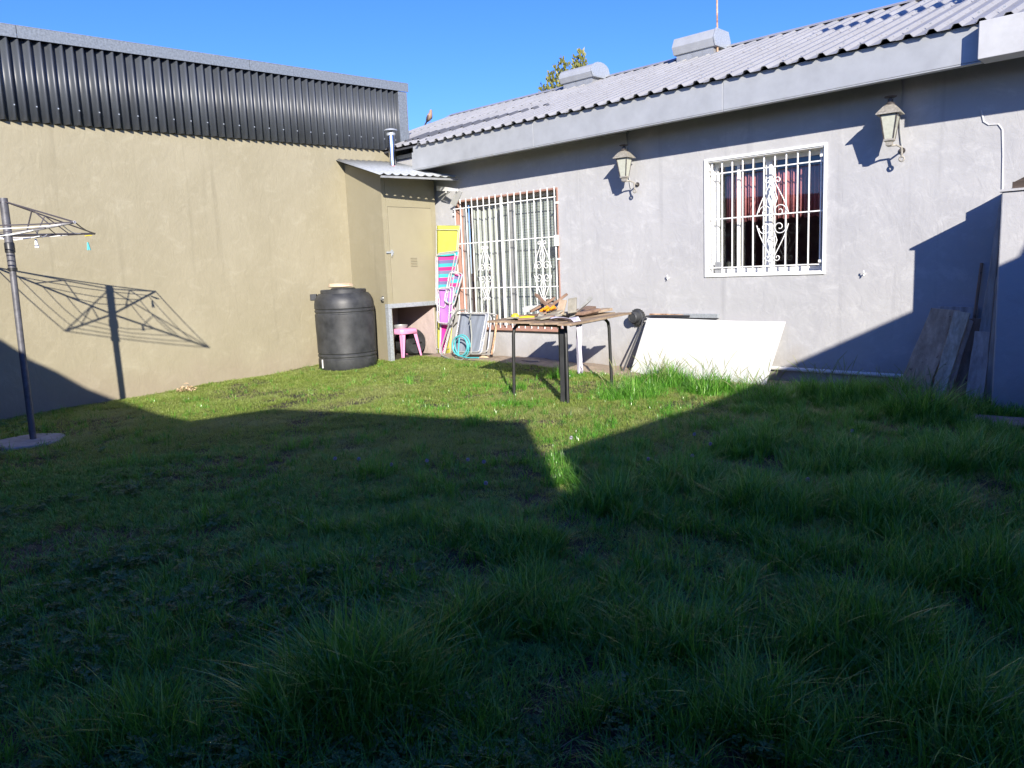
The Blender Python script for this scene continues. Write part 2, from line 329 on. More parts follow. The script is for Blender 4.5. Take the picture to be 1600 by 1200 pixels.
# ------------------------------------------------------------------ ground
def sstep(a, b, x): t = min(max((x-a)/(b-a), 0), 1); return t*t*(3-2*t)
def gz(x, y):
    z = -0.13*min(max((6.5-y)/4.3, 0), 1)*min(max((-x-1)/5, .45), 1)
    z += .085*sstep(5.8, 8.3, y)*sstep(-4.8, -8.2, x)
    if -12 < x < 3 and -2 < y < 9: z += .022*noise.noise(Vector((x*1.1, y*1.1, 0))) + .010*noise.noise(Vector((x*4, y*4, 3)))
    return z
def G(x, y):
    p = gnd(x, y)
    for i in range(8): p = gnd(x, y, gz(p.x, p.y))
    return p
xs = [-900, -200, -60, -25, -15] + list(np.arange(-12, 2.61, .12)) + [6, 15, 60, 200, 900]
ys = [-900, -200, -60, -20, -6] + list(np.arange(-1.6, 9.01, .12)) + [12, 25, 60, 200, 900]
g = MB(); g.v = [(x, y, gz(x, y) if -12.1 < x < 2.7 and -1.7 < y < 9.1 else -.05) for y in ys for x in xs]
nx = len(xs); g.f = [(j*nx+i, j*nx+i+1, (j+1)*nx+i+1, (j+1)*nx+i) for j in range(len(ys)-1) for i in range(nx-1)]; g.m = [0]*len(g.f)
def groundmat():
    m, t, b = nt('soil_and_thatch'); N = t.nodes; L = t.links; tc = N.new('ShaderNodeTexCoord')
    def noi(sc, d=8):
        n = N.new('ShaderNodeTexNoise'); n.inputs['Scale'].default_value = sc; n.inputs['Detail'].default_value = d; n.inputs['Roughness'].default_value = .7; L.new(tc.outputs['Object'], n.inputs[0]); return n
    r = N.new('ShaderNodeValToRGB'); e = r.color_ramp.elements; e[0].position = .36; e[0].color = (.03, .032, .014, 1); e[1].position = .66; e[1].color = (.13, .105, .058, 1)
    L.new(noi(1.7).outputs[0], r.inputs[0]); r2 = N.new('ShaderNodeValToRGB'); e = r2.color_ramp.elements; e[0].position = .35; e[0].color = (.3, .3, .3, 1); e[1].position = .7; e[1].color = (1, 1, 1, 1)
    L.new(noi(28).outputs[0], r2.inputs[0]); mx = N.new('ShaderNodeMixRGB'); mx.blend_type = 'MULTIPLY'; mx.inputs[0].default_value = 1
    L.new(r.outputs[0], mx.inputs[1]); L.new(r2.outputs[0], mx.inputs[2]); L.new(mx.outputs[0], b.inputs['Base Color']); b.inputs['Roughness'].default_value = .95
    bp = N.new('ShaderNodeBump'); bp.inputs['Strength'].default_value = .8; bp.inputs['Distance'].default_value = .03; L.new(noi(40).outputs[0], bp.inputs['Height']); L.new(bp.outputs[0], b.inputs['Normal'])
    return m
tag(g.build('ground', groundmat(), smooth=True, origin=(0, 0, 0)), 'lawn soil and thatch under the grass of the yard', kind='structure')

# bare dirt strip along the foot of the grey wall
ds = MB()
def dirt(u, v):
    x = -9.7 + u*8.2; y0 = 8.03 + .1*noise.noise(Vector((x*2.1, 0, 0))) + (.1 if x > -5.6 else 0)
    y = y0 + v*(8.61-y0); return (x, y, gz(x, y) + .004 + (.02+.012*noise.noise(Vector((x*9, y*9, 0)))) * min(1, v*3))
ds.grid(dirt, 160, 8)
tag(ds.build('dirt_strip', mat('sandy_dirt', (.33, .26, .19), .95, var=.25, scale=7, bump=.8, bscale=30), smooth=True), 'strip of bare sandy dirt along the foot of the grey wall', kind='structure')
# worn paving at the right
pv = MB()
for i, (cx, cy, rx, ry) in enumerate([(-1.42, 7.33, .3, .2), (-.95, 7.28, .22, .2)]):
    pts = [(cx+rx*a*1.05, cy+ry*b, gz(cx, cy)-.02) for a, b in ((-1, -.75), (-.3, -1), (.5, -.9), (1, -.95), (.96, .2), (1, .85), (.2, .95), (-.5, .8), (-.9, .92), (-.8, .1))]
    b_ = MB().prism(pts, (0, 0, .042)); st = b_.build('paving_stone', mat('reddish_paving', (.22, .18, .165), .95, var=.3, scale=9, bump=.6, bscale=30), bevel=.008)
    tag(st, ['flat grey paving stone in the grass in front of the white block', 'paving stone at the right edge beyond the first one'][i], 'stone')

# ------------------------------------------------------------------ the beige neighbouring building
nb = thing('neighbouring_building', (XB, 3, 0), 'beige rendered building on the left with a band of charcoal corrugated sheeting on top', 'building')
zb = lambda y: 3.43 + .10*(y-2.8)/5.4
zt = lambda y: 4.47 + .16*(y-2.9)/5.97
Y0, Y1 = -1.5, 8.87
bw = MB(); bw.prism([(XB, Y0, -.4), (XB, Y1, -.4), (XB, Y1, zb(Y1)-.0), (XB, Y0, zb(Y0))], (-.25, 0, 0))
bw.build('wall', MT['beige'], nb, origin=None)
b2 = MB(); b2.prism([(XB-.26, Y0+.01, -.4), (XB-.26, Y1-.02, -.4), (XB-.26, Y1-.02, zt(Y1)-.06), (XB-.26, Y0+.01, zt(Y0)-.06)], (-6, 0, 0)); b2.build('building_body', MT['shed'], nb)
# corrugated band: one object per sheet
ribs = 8; pitch = .118
def csheet(y0, n, dx):
    m = MB(); prof = []
    for k in range(n):
        for s_, h in ((0, 0), (.12, .03), (.22, .14), (.31, .34), (.39, .60), (.46, .83), (.54, .97), (.61, 1), (.68, .92), (.75, .68), (.82, .34), (.90, .08)):
            prof.append((y0+(k+s_)*pitch, h*.068))
    prof.append((y0+n*pitch, 0))
    vs = []
    for zz in (0, 1):
        for y, h in prof: vs.append((XB+.012+h+dx, y, (zb(y)-.035) if zz == 0 else (zt(y)-.10)))
    L_ = len(prof); m.add(vs, [(i, i+1, L_+i+1, L_+i) for i in range(L_-1)]); return m
y = -1.5; k = 0
while y < 8.72:
    n = 9 if k % 3 else 10
    if y+n*pitch > 8.76: n = max(1, int((8.76-y)/pitch))
    csheet(y, n, .003*(k % 2)).build('corrugated_sheet', MT['charcoal'], nb, solid=.002, smooth=True); y += n*pitch; k += 1
    if n < 2: break
sc = MB()
for i in range(86):
    yy = -1.5 + i*pitch + .59*pitch
    if i % 2: sc.obox((XB+.084, yy, zb(yy)+.14), (.008, .014, .014))
s_ = sc.build('screw', MT['galv'], nb); s_['kind'] = 'stuff'
# galvanised cap and corner flashing, in lengths
for a, b_ in ((-1.6, 1.1), (1.1, 3.05), (3.05, 6.0), (6.0, 8.93)):
    m = MB(); m.prism([(XB+.10, a+.004, zt(a)-.135), (XB+.10, b_-.004, zt(b_)-.135), (XB+.10, b_-.004, zt(b_)), (XB+.10, a+.004, zt(a))], (-.012, 0, 0))
    m.prism([(XB+.10, a+.004, zt(a)+.001), (XB+.10, b_-.004, zt(b_)+.001), (XB-.35, b_-.004, zt(b_)+.02), (XB-.35, a+.004, zt(a)+.02)], (0, 0, .008))
    m.build('cap_flashing', MT['galvd'], nb)
MB().box((XB-.3, 8.872, 3.42), (XB+.082, 8.90, zt(8.9)-.14)).box((XB+.06, 8.71, 3.42), (XB+.082, 8.87, zt(8.9)-.14)).build('corner_flashing', MT['galvd'], nb)

# ------------------------------------------------------------------ the grey house
hs = thing('grey_house', (-5, D, 0), 'single-storey grey rendered house with a low grey corrugated roof across the yard', 'house')
W1 = (-4.89, -3.478, 1.262, 2.603)      # small window  x0 x1 z0 z1
W2 = (-9.37, -7.25, .56, 2.53)          # wide window
HX0, HX1, HZ = -10.85, 1.5, 3.34
def wall_grid():
    m = MB(); X = sorted({HX0, HX1, W1[0], W1[1], W2[0], W2[1]}); Z = sorted({-.4, HZ, W1[2], W1[3], W2[2], W2[3]})
    hole = lambda x, z: any(a < x < b and c < z < d for a, b, c, d in (W1, W2))
    for i in range(len(X)-1):
        for j in range(len(Z)-1):
            if not hole((X[i]+X[i+1])/2, (Z[j]+Z[j+1])/2):
                m.add([(X[i], D, Z[j]), (X[i+1], D, Z[j]), (X[i+1], D, Z[j+1]), (X[i], D, Z[j+1])], [(0, 1, 2, 3)])
    m.box((HX0, D+.25, -.4), (W2[0], D+.27, HZ)).box((W2[1], D+.25, -.4), (W1[0], D+.27, HZ)).box((W1[1], D+.25, -.4), (HX1, D+.27, HZ))
    m.add([(HX0, D, HZ), (HX1, D, HZ), (HX1, D+.25, HZ), (HX0, D+.25, HZ)], [(0, 1, 2, 3)])
    return m
wl = wall_grid().build('wall', MT['grey'], hs)
# plaster repairs standing a little proud
pr = MB(); pth = [onY(x, y_, D-.004) for x, y_ in ((1533, 172), (1537, 190), (1545, 195), (1560, 194), (1566, 202), (1567, 240), (1566, 300))]
pr.tube(pth, .007, 6); pr.build('plaster_seam', mat('light_render', (.52, .52, .53), .85, bump=.3), wl)

def reveal(Wd, dep, mt, name):
    x0, x1, z0, z1 = Wd; m = MB(); t = .012
    m.box((x0-.0, D-.004, z0+t), (x0+t, D+dep, z1-t)).box((x1-t, D-.004, z0+t), (x1, D+dep, z1-t))
    m.box((x0, D-.004, z1-t), (x1, D+dep, z1)).box((x0, D-.004, z0), (x1, D+dep, z0+t))
    return m
# ---- small window
x0, x1, z0, z1 = W1
wf = MB()
for a in ((x0-.03, z0-.03, x0, z1+.03), (x1, z0-.03, x1+.03, z1+.03)): wf.box((a[0], D-.018, a[1]), (a[2], D-.001, a[3]))
wf.box((x0, D-.018, z1), (x1, D-.001, z1+.03)).box((x0, D-.018, z0-.03), (x1, D-.001, z0))
wn1 = wf.build('window', MT['white'], hs, bevel=.003)
reveal(W1, .20, MT['white'], '').build('reveal', MT['whiteold'], wn1)
yg = D+.19
fr = MB(); fw = .05
fr.box((x0+.012, yg-.03, z0+.012), (x0+.012+fw, yg+.02, z1-.012)).box((x1-.012-fw, yg-.03, z0+.012), (x1-.012, yg+.02, z1-.012))
fr.box((x0+.062, yg-.03, z1-.062), (x1-.062, yg+.02, z1-.012)).box((x0+.062, yg-.03, z0+.012), (x1-.062, yg+.02, z0+.062))
xm = (x0+x1)/2; fr.box((xm-.04, yg-.035, z0+.063), (xm+.04, yg+.015, z1-.063)); fr.box((x0+.30, yg-.02, z0+.063), (x0+.335, yg+.012, z1-.063))
fr.build('window_frame', MT['whiteold'], wn1, bevel=.004)
MB().box((x0+.063, yg-.002, z0+.063), (xm-.041, yg+.004, z1-.063)).build('pane', MT['glass'], wn1)
MB().box((xm+.041, yg+.006, z0+.063), (x1-.063, yg+.012, z1-.063)).build('pane', MT['glass'], wn1)
cu = MB(); zc = z0+.62
cu.grid(lambda u, v: (x0+.09+u*1.26, D+.32+.028*math.sin(u*150)+.012*math.sin(u*47), zc+v*(z1-.15-zc)+.012*math.sin(u*60)*(1-v)), 260, 2)
cu.build('curtain_or_reflection', MT['red'], wn1, solid=.003, smooth=True)  # red wall's reflection in the panes, modelled as a pleated sheet behind them
rb = MB(); rb.box((x0-.35, D+.285, z0-.6), (x0-.33, D+2.6, z1+.3)).box((x1+.33, D+.285, z0-.6), (x1+.35, D+2.6, z1+.3)).box((x0-.33, D+2.6, z0-.6), (x1+.33, D+2.62, z1+.3))
rb.box((x0-.33, D+.285, z0-.6), (x1+.33, D+2.6, z0-.58)).box((x0-.33, D+.285, z1+.28), (x1+.33, D+2.6, z1+.3)); rb.build('room', MT['roomlit'], wn1)
# things on the inner sill are sunk in the dark: a pale jar shape at the left foot of the grille
MB().box((x0+.07, D+.05, z0+.012), (x0+.15, D+.12, z0+.15)).build('meter_box', MT['zinc'], wn1, bevel=.006)

def spiral(cx, cz, r0, turns, start, sgn, n=22):
    return [(cx+(r0*(1-.82*i/n))*math.cos(start+sgn*turns*2*math.pi*i/n), cz+(r0*(1-.82*i/n))*math.sin(start+sgn*turns*2*math.pi*i/n)) for i in range(n+1)]
def ornament(mb, cx, cz, hw, hh, y, r=.0055):
    def T(p): mb.tube([(cx+a, y, cz+b) for a, b in p], r, 6)
    for sx in (-1, 1):
        for sz in (-1, 1):
            # long side bow from waist to tip, ending in a curl
            pts = []
            for i in range(11):
                t = i/10; pts.append((sx*(hw*(1-.9*t)*(1+.12*math.sin(t*math.pi))), sz*(.12*hh+.80*hh*t)))
            sp = spiral(0, 0, hw*.22, 1.1, math.pi if sx > 0 else 0, -sx*sz*1, 14)
            e = pts[-1]; pts += [(e[0]+(a-(-hw*.22 if sx > 0 else hw*.22)), e[1]+b) for a, b in sp[1:]]
            T(pts)
            sp = spiral(sx*hw*.45, sz*.19*hh, hw*.42, 1.35, 0 if sx > 0 else math.pi, sx*sz, 24); T(sp)
            T([(sx*hw*.12, sz*.30*hh), (sx*hw*.3, sz*.5*hh), (sx*hw*.1, sz*.72*hh), (0, sz*.82*hh)])
    return mb
def grille(parent, x0, x1, z0, z1, y, nb_, hz, orn, r=.008, stick=.03, thick=()):
    xs_ = [x0+(x1-x0)*i/(nb_-1) for i in range(nb_)]
    first = MB().tube([(xs_[0], y, z0-stick), (xs_[0], y, z1+stick)], r, 8).build('bar', MT['white'], parent)
    for i, x in enumerate(xs_[1:], 1): share(first, parent, loc=(x-xs_[0], 0, 0))
    for x in thick: MB().box((x-.018, y-.012, z0), (x+.018, y+.012, z1)).build('post', MT['white'], parent)
    for z in hz: MB().box((x0-.03, y-.016, z-.007), (x1+.03, y-.008, z+.007)).build('crossbar', MT['white'], parent)
    for cx, cz, hw, hh in orn: ornament(MB(), cx, cz, hw, hh, y-.012).build('scrollwork', MT['white'], parent, smooth=True)
# grille is a part of the house with its bars below it
gr = MB(); gr.box((x0+.0, D+.0, z0+.10), (x0+.05, D+.012, z0+.13)).box((x1-.05, D+.0, z0+.10), (x1, D+.012, z0+.13)).box((x0, D, z1-.11), (x0+.05, D+.012, z1-.08)).box((x1-.05, D, z1-.11), (x1, D+.012, z1-.08))
g1 = part('window_grille', hs); split_boxes(gr, 'lug', MT['white'], g1)
cz1 = onY(1207, 340, D+.03)
grille(g1, x0+.045, x1-.05, z0+.03, z1-.05, D+.04, 11, (z0+.08, z0+.66, z1-.15), [(cz1.x-.0, cz1.z-.02, .19, .47)], r=.009)

# ---- wide window
x0, x1, z0, z1 = W2
wb = MB(); wb.box((x0-.012, D-.008, z0-.05), (x0, D-.001, z1+.012)).box((x1, D-.008, z0-.05), (x1+.012, D-.001, z1+.012)).box((x0, D-.008, z1), (x1, D-.001, z1+.012))
wn2 = wb.build('window', MT['salmon'], hs)
reveal(W2, .22, None, '').build('reveal', MT['salmon'], wn2)
MB().prism([(x0-.04, D-.07, z0-.055), (x0-.04, D+.0, z0-.055), (x0-.04, D+.0, z0-.002), (x0-.04, D-.07, z0-.018)], (x1-x0+.08, 0, 0)).build('sill', MT['salmon'], wn2, bevel=.004)
yg = D+.16; xm = (x0+x1)/2+.02
fr = MB(); fr.box((x0+.012, yg-.03, z0+.012), (x0+.05, yg+.02, z1-.012)).box((x1-.05, yg-.03, z0+.012), (x1-.012, yg+.02, z1-.012))
fr.box((x0+.05, yg-.03, z1-.06), (x1-.05, yg+.02, z1-.012)).box((x0+.05, yg-.03, z0+.012), (x1-.05, yg+.02, z0+.06)).box((xm-.05, yg-.04, z0+.061), (xm+.05, yg+.03, z1-.061))
fr.build('window_frame', MT['zinc'], wn2, bevel=.003)
MB().box((x0+.05, yg-.002, z0+.06), (xm-.05, yg+.004, z1-.06)).build('pane', MT['glass'], wn2)
MB().box((xm+.05, yg-.002, z0+.06), (x1-.05, yg+.004, z1-.06)).build('pane', MT['glass'], wn2)
cu = MB(); cu.grid(lambda u, v: (x0+.10+u*.80, yg+.075+.022*math.sin(u*46)+.01*math.sin(u*17+v*2), z0+.05+v*(z1-z0-.1)), 120, 6); cu.build('curtain_or_reflection', MT['curtain_or_reflection'], wn2, solid=.003, smooth=True)
for i in range(46):
    zz = z0+.07+i*.04
    if i == 0: s0 = MB().obox(((x0+.86+x1-.06)/2, yg+.05, zz), (x1-.06-x0-.86, .010, .041), (R(-10), 0, 0)).build('shutter_slat', MT['slat'], wn2)
    else: share(s0, wn2, loc=(0, 0, i*.04))
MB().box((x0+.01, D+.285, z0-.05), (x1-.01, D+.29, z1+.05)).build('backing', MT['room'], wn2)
gp = MB()
for xx in (x0-.012, x1+.012):
    for zz in (z0+.2, (z0+z1)/2, z1-.2): gp.box((xx-.012, D-.055, zz-.012), (xx+.012, D-.002, zz+.012))
gp.box((x1-.02, D-.075, z0+1.17), (x1+.045, D-.045, z0+1.32))
g2 = part('window_grille', hs); split_boxes(gp, 'lug', MT['white'], g2)
c2a = onY(760, 427, D-.05); c2b = onY(849, 424, D-.05)
grille(g2, x0+.03, x1-.01, z0+.02, z1-.03, D-.05, 17, (z0+.08, z0+.60, z0+1.30, z1-.12), [(c2a.x, c2a.z, .155, .42), (c2b.x, c2b.z, .165, .44)], r=.0085, stick=.05, thick=(xm-.02,))

# ---- eaves, fascia, soffit
F = D-.52
def fz(x): return 3.055 + .004*(x+6)
m = MB()
for a, b_ in ((-9.73, -7.2), (-7.2, -4.4), (-4.4, -1.90)):
    m = MB(); m.prism([(a+.002, F, fz(a)), (b_-.002, F, fz(b_)), (b_-.002, F, 3.386), (a+.002, F, 3.386)], (0, .03, 0))
    m.prism([(a+.002, F+.0, fz(a)-.002), (b_-.002, F+.0, fz(b_)-.002), (b_-.002, F+.075, fz(b_)-.002), (a+.002, F+.075, fz(a)-.002)], (0, 0, -.014))
    m.build('fascia', MT['fascia'], hs, bevel=.004)
MB().box((-9.76, F, 3.04), (-9.735, D-.0, 3.30)).build('fascia_end', MT['fascia'], hs)
MB().box((-1.898, F-.14, 3.055), (1.5, F+.10, 3.37)).build('fascia_box', mat('pale_fascia_paint', (.44, .445, .45), .6, var=.1, scale=5, bump=.05), hs, bevel=.006)
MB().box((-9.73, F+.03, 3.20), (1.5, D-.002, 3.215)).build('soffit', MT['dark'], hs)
MB().box((-9.73, D-.06, 3.10), (-6.02, D-.001, 3.16)).box((-9.73, D-.12, 3.162), (-6.05, D-.001, 3.198)).build('soffit_beam', MT['zinc'], hs)
# ---- roof sheets in two courses
SL = .364; RY = 11.6; RF = F-.06; RZ = 3.375
def rz(y): return RZ+SL*(y-RF)
up_n = Vector((0, -SL, 1)).normalized(); dn = Vector((0, 1, SL)).normalized()
def rsheet(x_, n, s0_, s1_, lift, mt):
    P = []; pw = .2
    for k in range(n):
        for t, h in ((0, 0), (.28, 0), (.42, 1), (.62, 1), (.76, 0)): P.append((x_+(k+t)*pw, h*.034))
    P.append((x_+n*pw+.0, 0)); vs = []
    base = Vector((0, RF, RZ+lift))
    for s__ in (s0_, s1_):
        for xx, h in P:
            q = base + dn*s__ + up_n*h; vs.append((xx, q.y, q.z))
    L_ = len(P); return MB().add(vs, [(i, i+1, L_+i+1, L_+i) for i in range(L_-1)])
LEN = (RY-RF)/dn.y
proto = {}
x_ = -12.6; col_i = 0
while x_ < 1.45:
    for row, (a, b_, lf) in enumerate(((0, LEN*.56, 0.0), (LEN*.545, LEN, .008))):
        if row == 0 and x_ < -9.85: a2 = .35
        else: a2 = a
        key = (row, a2)
        lf2 = lf+.004*(col_i % 2)
        o = rsheet(x_, 5, a2, b_, lf2, None).build('roof_sheet', MT['roof'], hs, solid=.003) if key not in proto else share(proto[key][0], hs, loc=(x_-proto[key][1], 0, .004*(col_i % 2)))
        if key not in proto: proto[key] = (o, x_)
    x_ += 1.0; col_i += 1
for (xa, xb, ya) in ((-12.6, -9.61, 8.40), (-9.60, 1.5, F+.04)):
    MB().prism([(xa, ya, rz(ya)-.03), (xb, ya, rz(ya)-.03), (xb, RY, rz(RY)-.03), (xa, RY, rz(RY)-.03)], (0, 0, -.03)).build('roof_deck', MT['dark'], hs)
MB().prism([(-9.72, F+.04, 3.05), (-9.72, RY, 3.05), (-9.72, RY, rz(RY)-.07), (-9.72, F+.04, rz(F+.04)-.07)], (-.05, 0, 0)).build('gable_wall', MT['grey'], hs)
MB().box((-12.3, 8.92, 2.6), (-9.78, 9.02, 3.62)).build('gable_wall', MT['shed'], hs)
for i in range(14):
    m = MB(); a = -12.6+i*1.02; b_ = a+1.01
    m.prism([(a, RY-.17, rz(RY-.17)+.055), (a, RY, rz(RY)+.066), (a, RY+.18, rz(RY-.18)+.055), (a, RY+.18, rz(RY-.18)+.05), (a, RY, rz(RY)+.06), (a, RY-.17, rz(RY-.17)+.05)], (b_-a, 0, 0)); m.build('ridge_cap', MT['roof'], hs)
MB().add([(-12.6, RY, rz(RY)-.01), (1.5, RY, rz(RY)-.01), (1.5, RY+3.5, rz(RY)-1.27), (-12.6, RY+3.5, rz(RY)-1.27)], [(0, 1, 2, 3)]).build('rear_roof_slope', MT['roof'], hs, solid=.02)
MB().box((-12.4, RY+3.2, -.3), (1.5, RY+3.35, 3.3)).box((1.35, D+.28, -.3), (1.5, RY+3.2, 3.3)).build('rear_wall', MT['grey'], hs)
scw = MB()
for row in (.35, LEN*.53, LEN*.8):
    for i in range(68):
        x = -12.5+i*.2+.104
        if (row < 1 and x < -9.6) or (i*7+int(row*9)) % 3 == 0: continue
        q = Vector((x, RF, RZ+.006)) + dn*row + up_n*.046; scw.obox(q, (.018, .018, .012), (math.atan(SL), 0, 0))
s_ = scw.build('roof_screw', MT['galv'], hs); s_['kind'] = 'stuff'
# roof shadow as dark colour: a thin sheet laid on the left end
roof_shade = MB()
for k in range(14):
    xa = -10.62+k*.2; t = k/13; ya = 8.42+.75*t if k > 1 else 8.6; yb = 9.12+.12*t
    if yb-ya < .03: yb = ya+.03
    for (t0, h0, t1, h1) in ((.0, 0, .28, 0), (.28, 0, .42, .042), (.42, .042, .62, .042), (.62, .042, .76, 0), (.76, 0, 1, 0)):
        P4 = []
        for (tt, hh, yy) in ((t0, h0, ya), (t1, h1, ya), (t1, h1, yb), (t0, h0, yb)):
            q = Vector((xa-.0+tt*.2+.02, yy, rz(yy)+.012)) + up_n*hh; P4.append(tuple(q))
        roof_shade.add(P4, [(0, 1, 2, 3)])
roof_shade.build('painted_shadow_strip', MT['roof_shade'], hs, solid=.002)

# masonry stub between the buildings
ms = thing('masonry_pier', (-10.55, 8.75, 3.1), 'short broken brick pier with a metal cap between the two buildings', 'pier')
for i in range(3):
    for j in range(4):
        MB().obox((-10.72+j*.20+.05*(i % 2), 8.70, 3.13+i*.075), (.18, .1, .062), (0, 0, random.uniform(-.06, .06))).build('brick', MT['brick'], ms, bevel=.006)
MB().box((-10.84, 8.66, 3.0), (-9.78, 8.9, 3.2)).box((-10.78, 8.72, 3.1), (-9.9, 8.9, 3.34)).build('mortar', MT['shed'], ms, bevel=.02)
MB().box((-10.80, 8.62, 3.352), (-10.36, 8.92, 3.42)).build('cap', MT['galv'], ms, bevel=.004)

# ---- ridge ventilators and mast
def vent(name, p, label, rounded):
    t = thing('roof_ventilator', p, label, 'ventilator', 'ventilators on the roof ridge')
    L0 = .72; q = Vector(p)
    prof = [(-.20, .02), (-.25, .13), (-.18, .27), (.18, .27), (.25, .13), (.20, .02)]
    if rounded: prof = [(-.2, .02), (-.25, .10)]+[(.0-.25*math.cos(a), .12+.15*math.sin(a)) for a in np.arange(.2, 3.0, .35)]+[(.25, .10), (.2, .02)]
    MB().prism([q+Vector((-L0/2, a, b)) for a, b in prof], (L0, 0, 0)).build('hood', MT['fascia'], t, bevel=.006)
    MB().prism([q+Vector((L0/2+.001, a*1.04, b*1.03)) for a, b in prof], (.02, 0, 0)).build('end_cap', MT['galv'], t, bevel=.004)
    MB().box(q+Vector((-L0/2+.04, -.17, -.14)), q+Vector((L0/2-.04, .17, .022))).build('upstand', MT['zinc'], t)
    return t
vent('v', (-6.52, 11.3, rz(RY)-.06), 'square-edged grey ventilator on the roof ridge, the nearer one, beside the mast', False)
vent('v', (-8.82, 11.3, rz(RY)-.06), 'round-ended grey ventilator on the roof ridge in front of the cypress', True)
an = onY(1121, 60, 11.2)
MB().tube([(an.x, 11.2, rz(11.2)), (an.x-.01, 11.2, rz(11.2)+1.2), (an.x-.02, 11.2, rz(11.2)+2.6)], .014, 8).build('mast_pole', MT['rust'], None)
o = bpy.data.objects['mast_pole']; tag(o, 'thin rusty antenna mast rising from the roof beside the nearer ventilator', 'mast')

# ------------------------------------------------------------------ meter shed in the corner
XS = -9.8; YS0, YS1 = 7.485, 8.56
sh = thing('corner_shed', (-10.3, 8.0, 0), 'beige corner shed with a tin roof, steel door and an open niche below', 'shed')
ZN = .90      # niche height
foot = lambda z: [(XB+.003, 7.68, z), (XS, YS0, z), (XS, YS1, z), (XB+.003, YS1, z)]
m = MB()
m.prism([(XB+.003, 7.58, .02), (XS, YS0, 0), (XS, YS0+.0, 2.93), (XB+.003, 7.58, 3.22)], (0, .07, 0))           # face towards the yard
m.box((XS-.07, YS0+.075, ZN+.07), (XS, YS1, 2.90))                                                         # door face
m.box((XB+.003, YS1-.07, 0), (XS-.075, YS1, 2.95)); m.build('wall', MT['shed'], sh)
MB().box((XB+.01, YS0+.28, 0.02), (XB+.03, YS1-.072, ZN)).box((XB+.03, YS1-.09, 0.02), (XS-.075, YS1-.072, ZN)).build('niche_lining', MT['pink_in'], sh)
MB().box((XB+.03, YS0+.2, ZN), (XS-.072, YS1-.075, ZN+.05)).build('niche_ceiling', MT['pink_in'], sh)
dy0, dy1, dz0, dz1 = 7.58, 8.455, .925, 2.46
MB().box((XS+.001, dy0-.03, dz0-.03), (XS+.008, dy1+.03, dz0)).box((XS+.001, dy0-.03, dz1), (XS+.008, dy1+.03, dz1+.03)).box((XS+.001, dy0-.03, dz0), (XS+.008, dy0, dz1)).box((XS+.001, dy1, dz0), (XS+.008, dy1+.03, dz1)).build('door_frame', MT['shed'], sh)
MB().box((XS+.001, dy0-.0045, dz0), (XS+.0022, dy1+.0045, dz1)).build('door_gap', MT['black'], sh)
dm = mat('shed_door_paint', (.295, .265, .18), .5, var=.05, scale=3, bump=.12, bscale=6)
dr = MB().box((XS+.002, dy0+.005, dz0+.006), (XS+.014, dy1-.005, dz1-.006)).build('door', dm, sh, bevel=.003)
dr['label'] = 'flat beige steel door with a small louvre'
for i in range(6):
    zz = 1.54+i*.026; MB().obox((XS+.018, 8.04, zz), (.012, .13, .006), (0, R(35), 0)).build('louvre_slat', dm, dr)
lt = MB().box((XS+.015, 7.50, 1.75), (XS+.03, 7.64, 1.775)).box((XS+.015, 7.59, 1.72), (XS+.035, 7.62, 1.80)).tube([(XS+.035, 7.57, 1.765), (XS+.06, 7.57, 1.76), (XS+.06, 7.57, 1.70)], .006, 6)
lt.build('latch', MT['galv'], dr)
h = onX(593, 467, -9.9); hy = 7.49
MB().lathe([(.025, 0), (.032, .01), (.02, .03)], (0, 0, 0), 12)
hn = MB().obox((-9.93, 7.495, 1.06), (.05, .012, .07)).tube([(-9.93, 7.488, 1.06), (-9.93, 7.45, 1.06), (-9.90, 7.44, 1.035), (-9.86, 7.44, 1.03)], .011, 8); hn.build('handle', MT['steel'], sh, smooth=True)
# steel surround of the niche
MB().box((XS-.065, YS0-.012, ZN), (XS+.02, YS1+.03, ZN+.068)).build('lintel', MT['galv'], sh, bevel=.003)
MB().box((XS-.065, YS0-.012, -.02), (XS+.018, YS0+.052, ZN-.002)).build('post', MT['galv'], sh, bevel=.003)
MB().box((XS-.065, YS1-.03, -.02), (XS+.018, YS1+.03, ZN-.002)).build('post', MT['galv'], sh, bevel=.003)
# tin roof: slopes down away from the beige wall
def troof(u, v, lift=0):        # u along eave 0..1, v from high (0) to low (1)
    a = Vector((XB+.01, 7.42, 3.27)); b = Vector((XB+.01, 8.58, 3.30)); c = Vector((-9.33, 7.12, 2.86)); d = Vector((-9.17, 8.56, 2.875))
    return (a.lerp(b, u)).lerp(c.lerp(d, u), v) + Vector((0, 0, lift))
for s_i, (ua, ub) in enumerate(((0, .5), (.5, 1))):
    m = MB(); P = []; nr = 5
    for k in range(nr):
        for t, h in ((0, 0), (.18, .12), (.34, .5), (.5, 1), (.66, .5), (.82, .12)): P.append(((k+t)/nr, h*.03))
    P.append((1, 0)); vs = []
    for v in (0, .5, 1):
        for t, h in P: vs.append(troof(ua+(ub-ua)*t, v, h+.002*s_i))
    L_ = len(P); m.add(vs, [(r_*L_+i, r_*L_+i+1, (r_+1)*L_+i+1, (r_+1)*L_+i) for r_ in range(2) for i in range(L_-1)])
    m.build('roof_sheet', MT['tin'], sh, solid=.003, smooth=True)
bt = MB(); bt.plank(troof(0.02, .985, -.03), troof(.98, .985, -.03), .03, .03); bt.build('batten', MT['zinc'], sh)
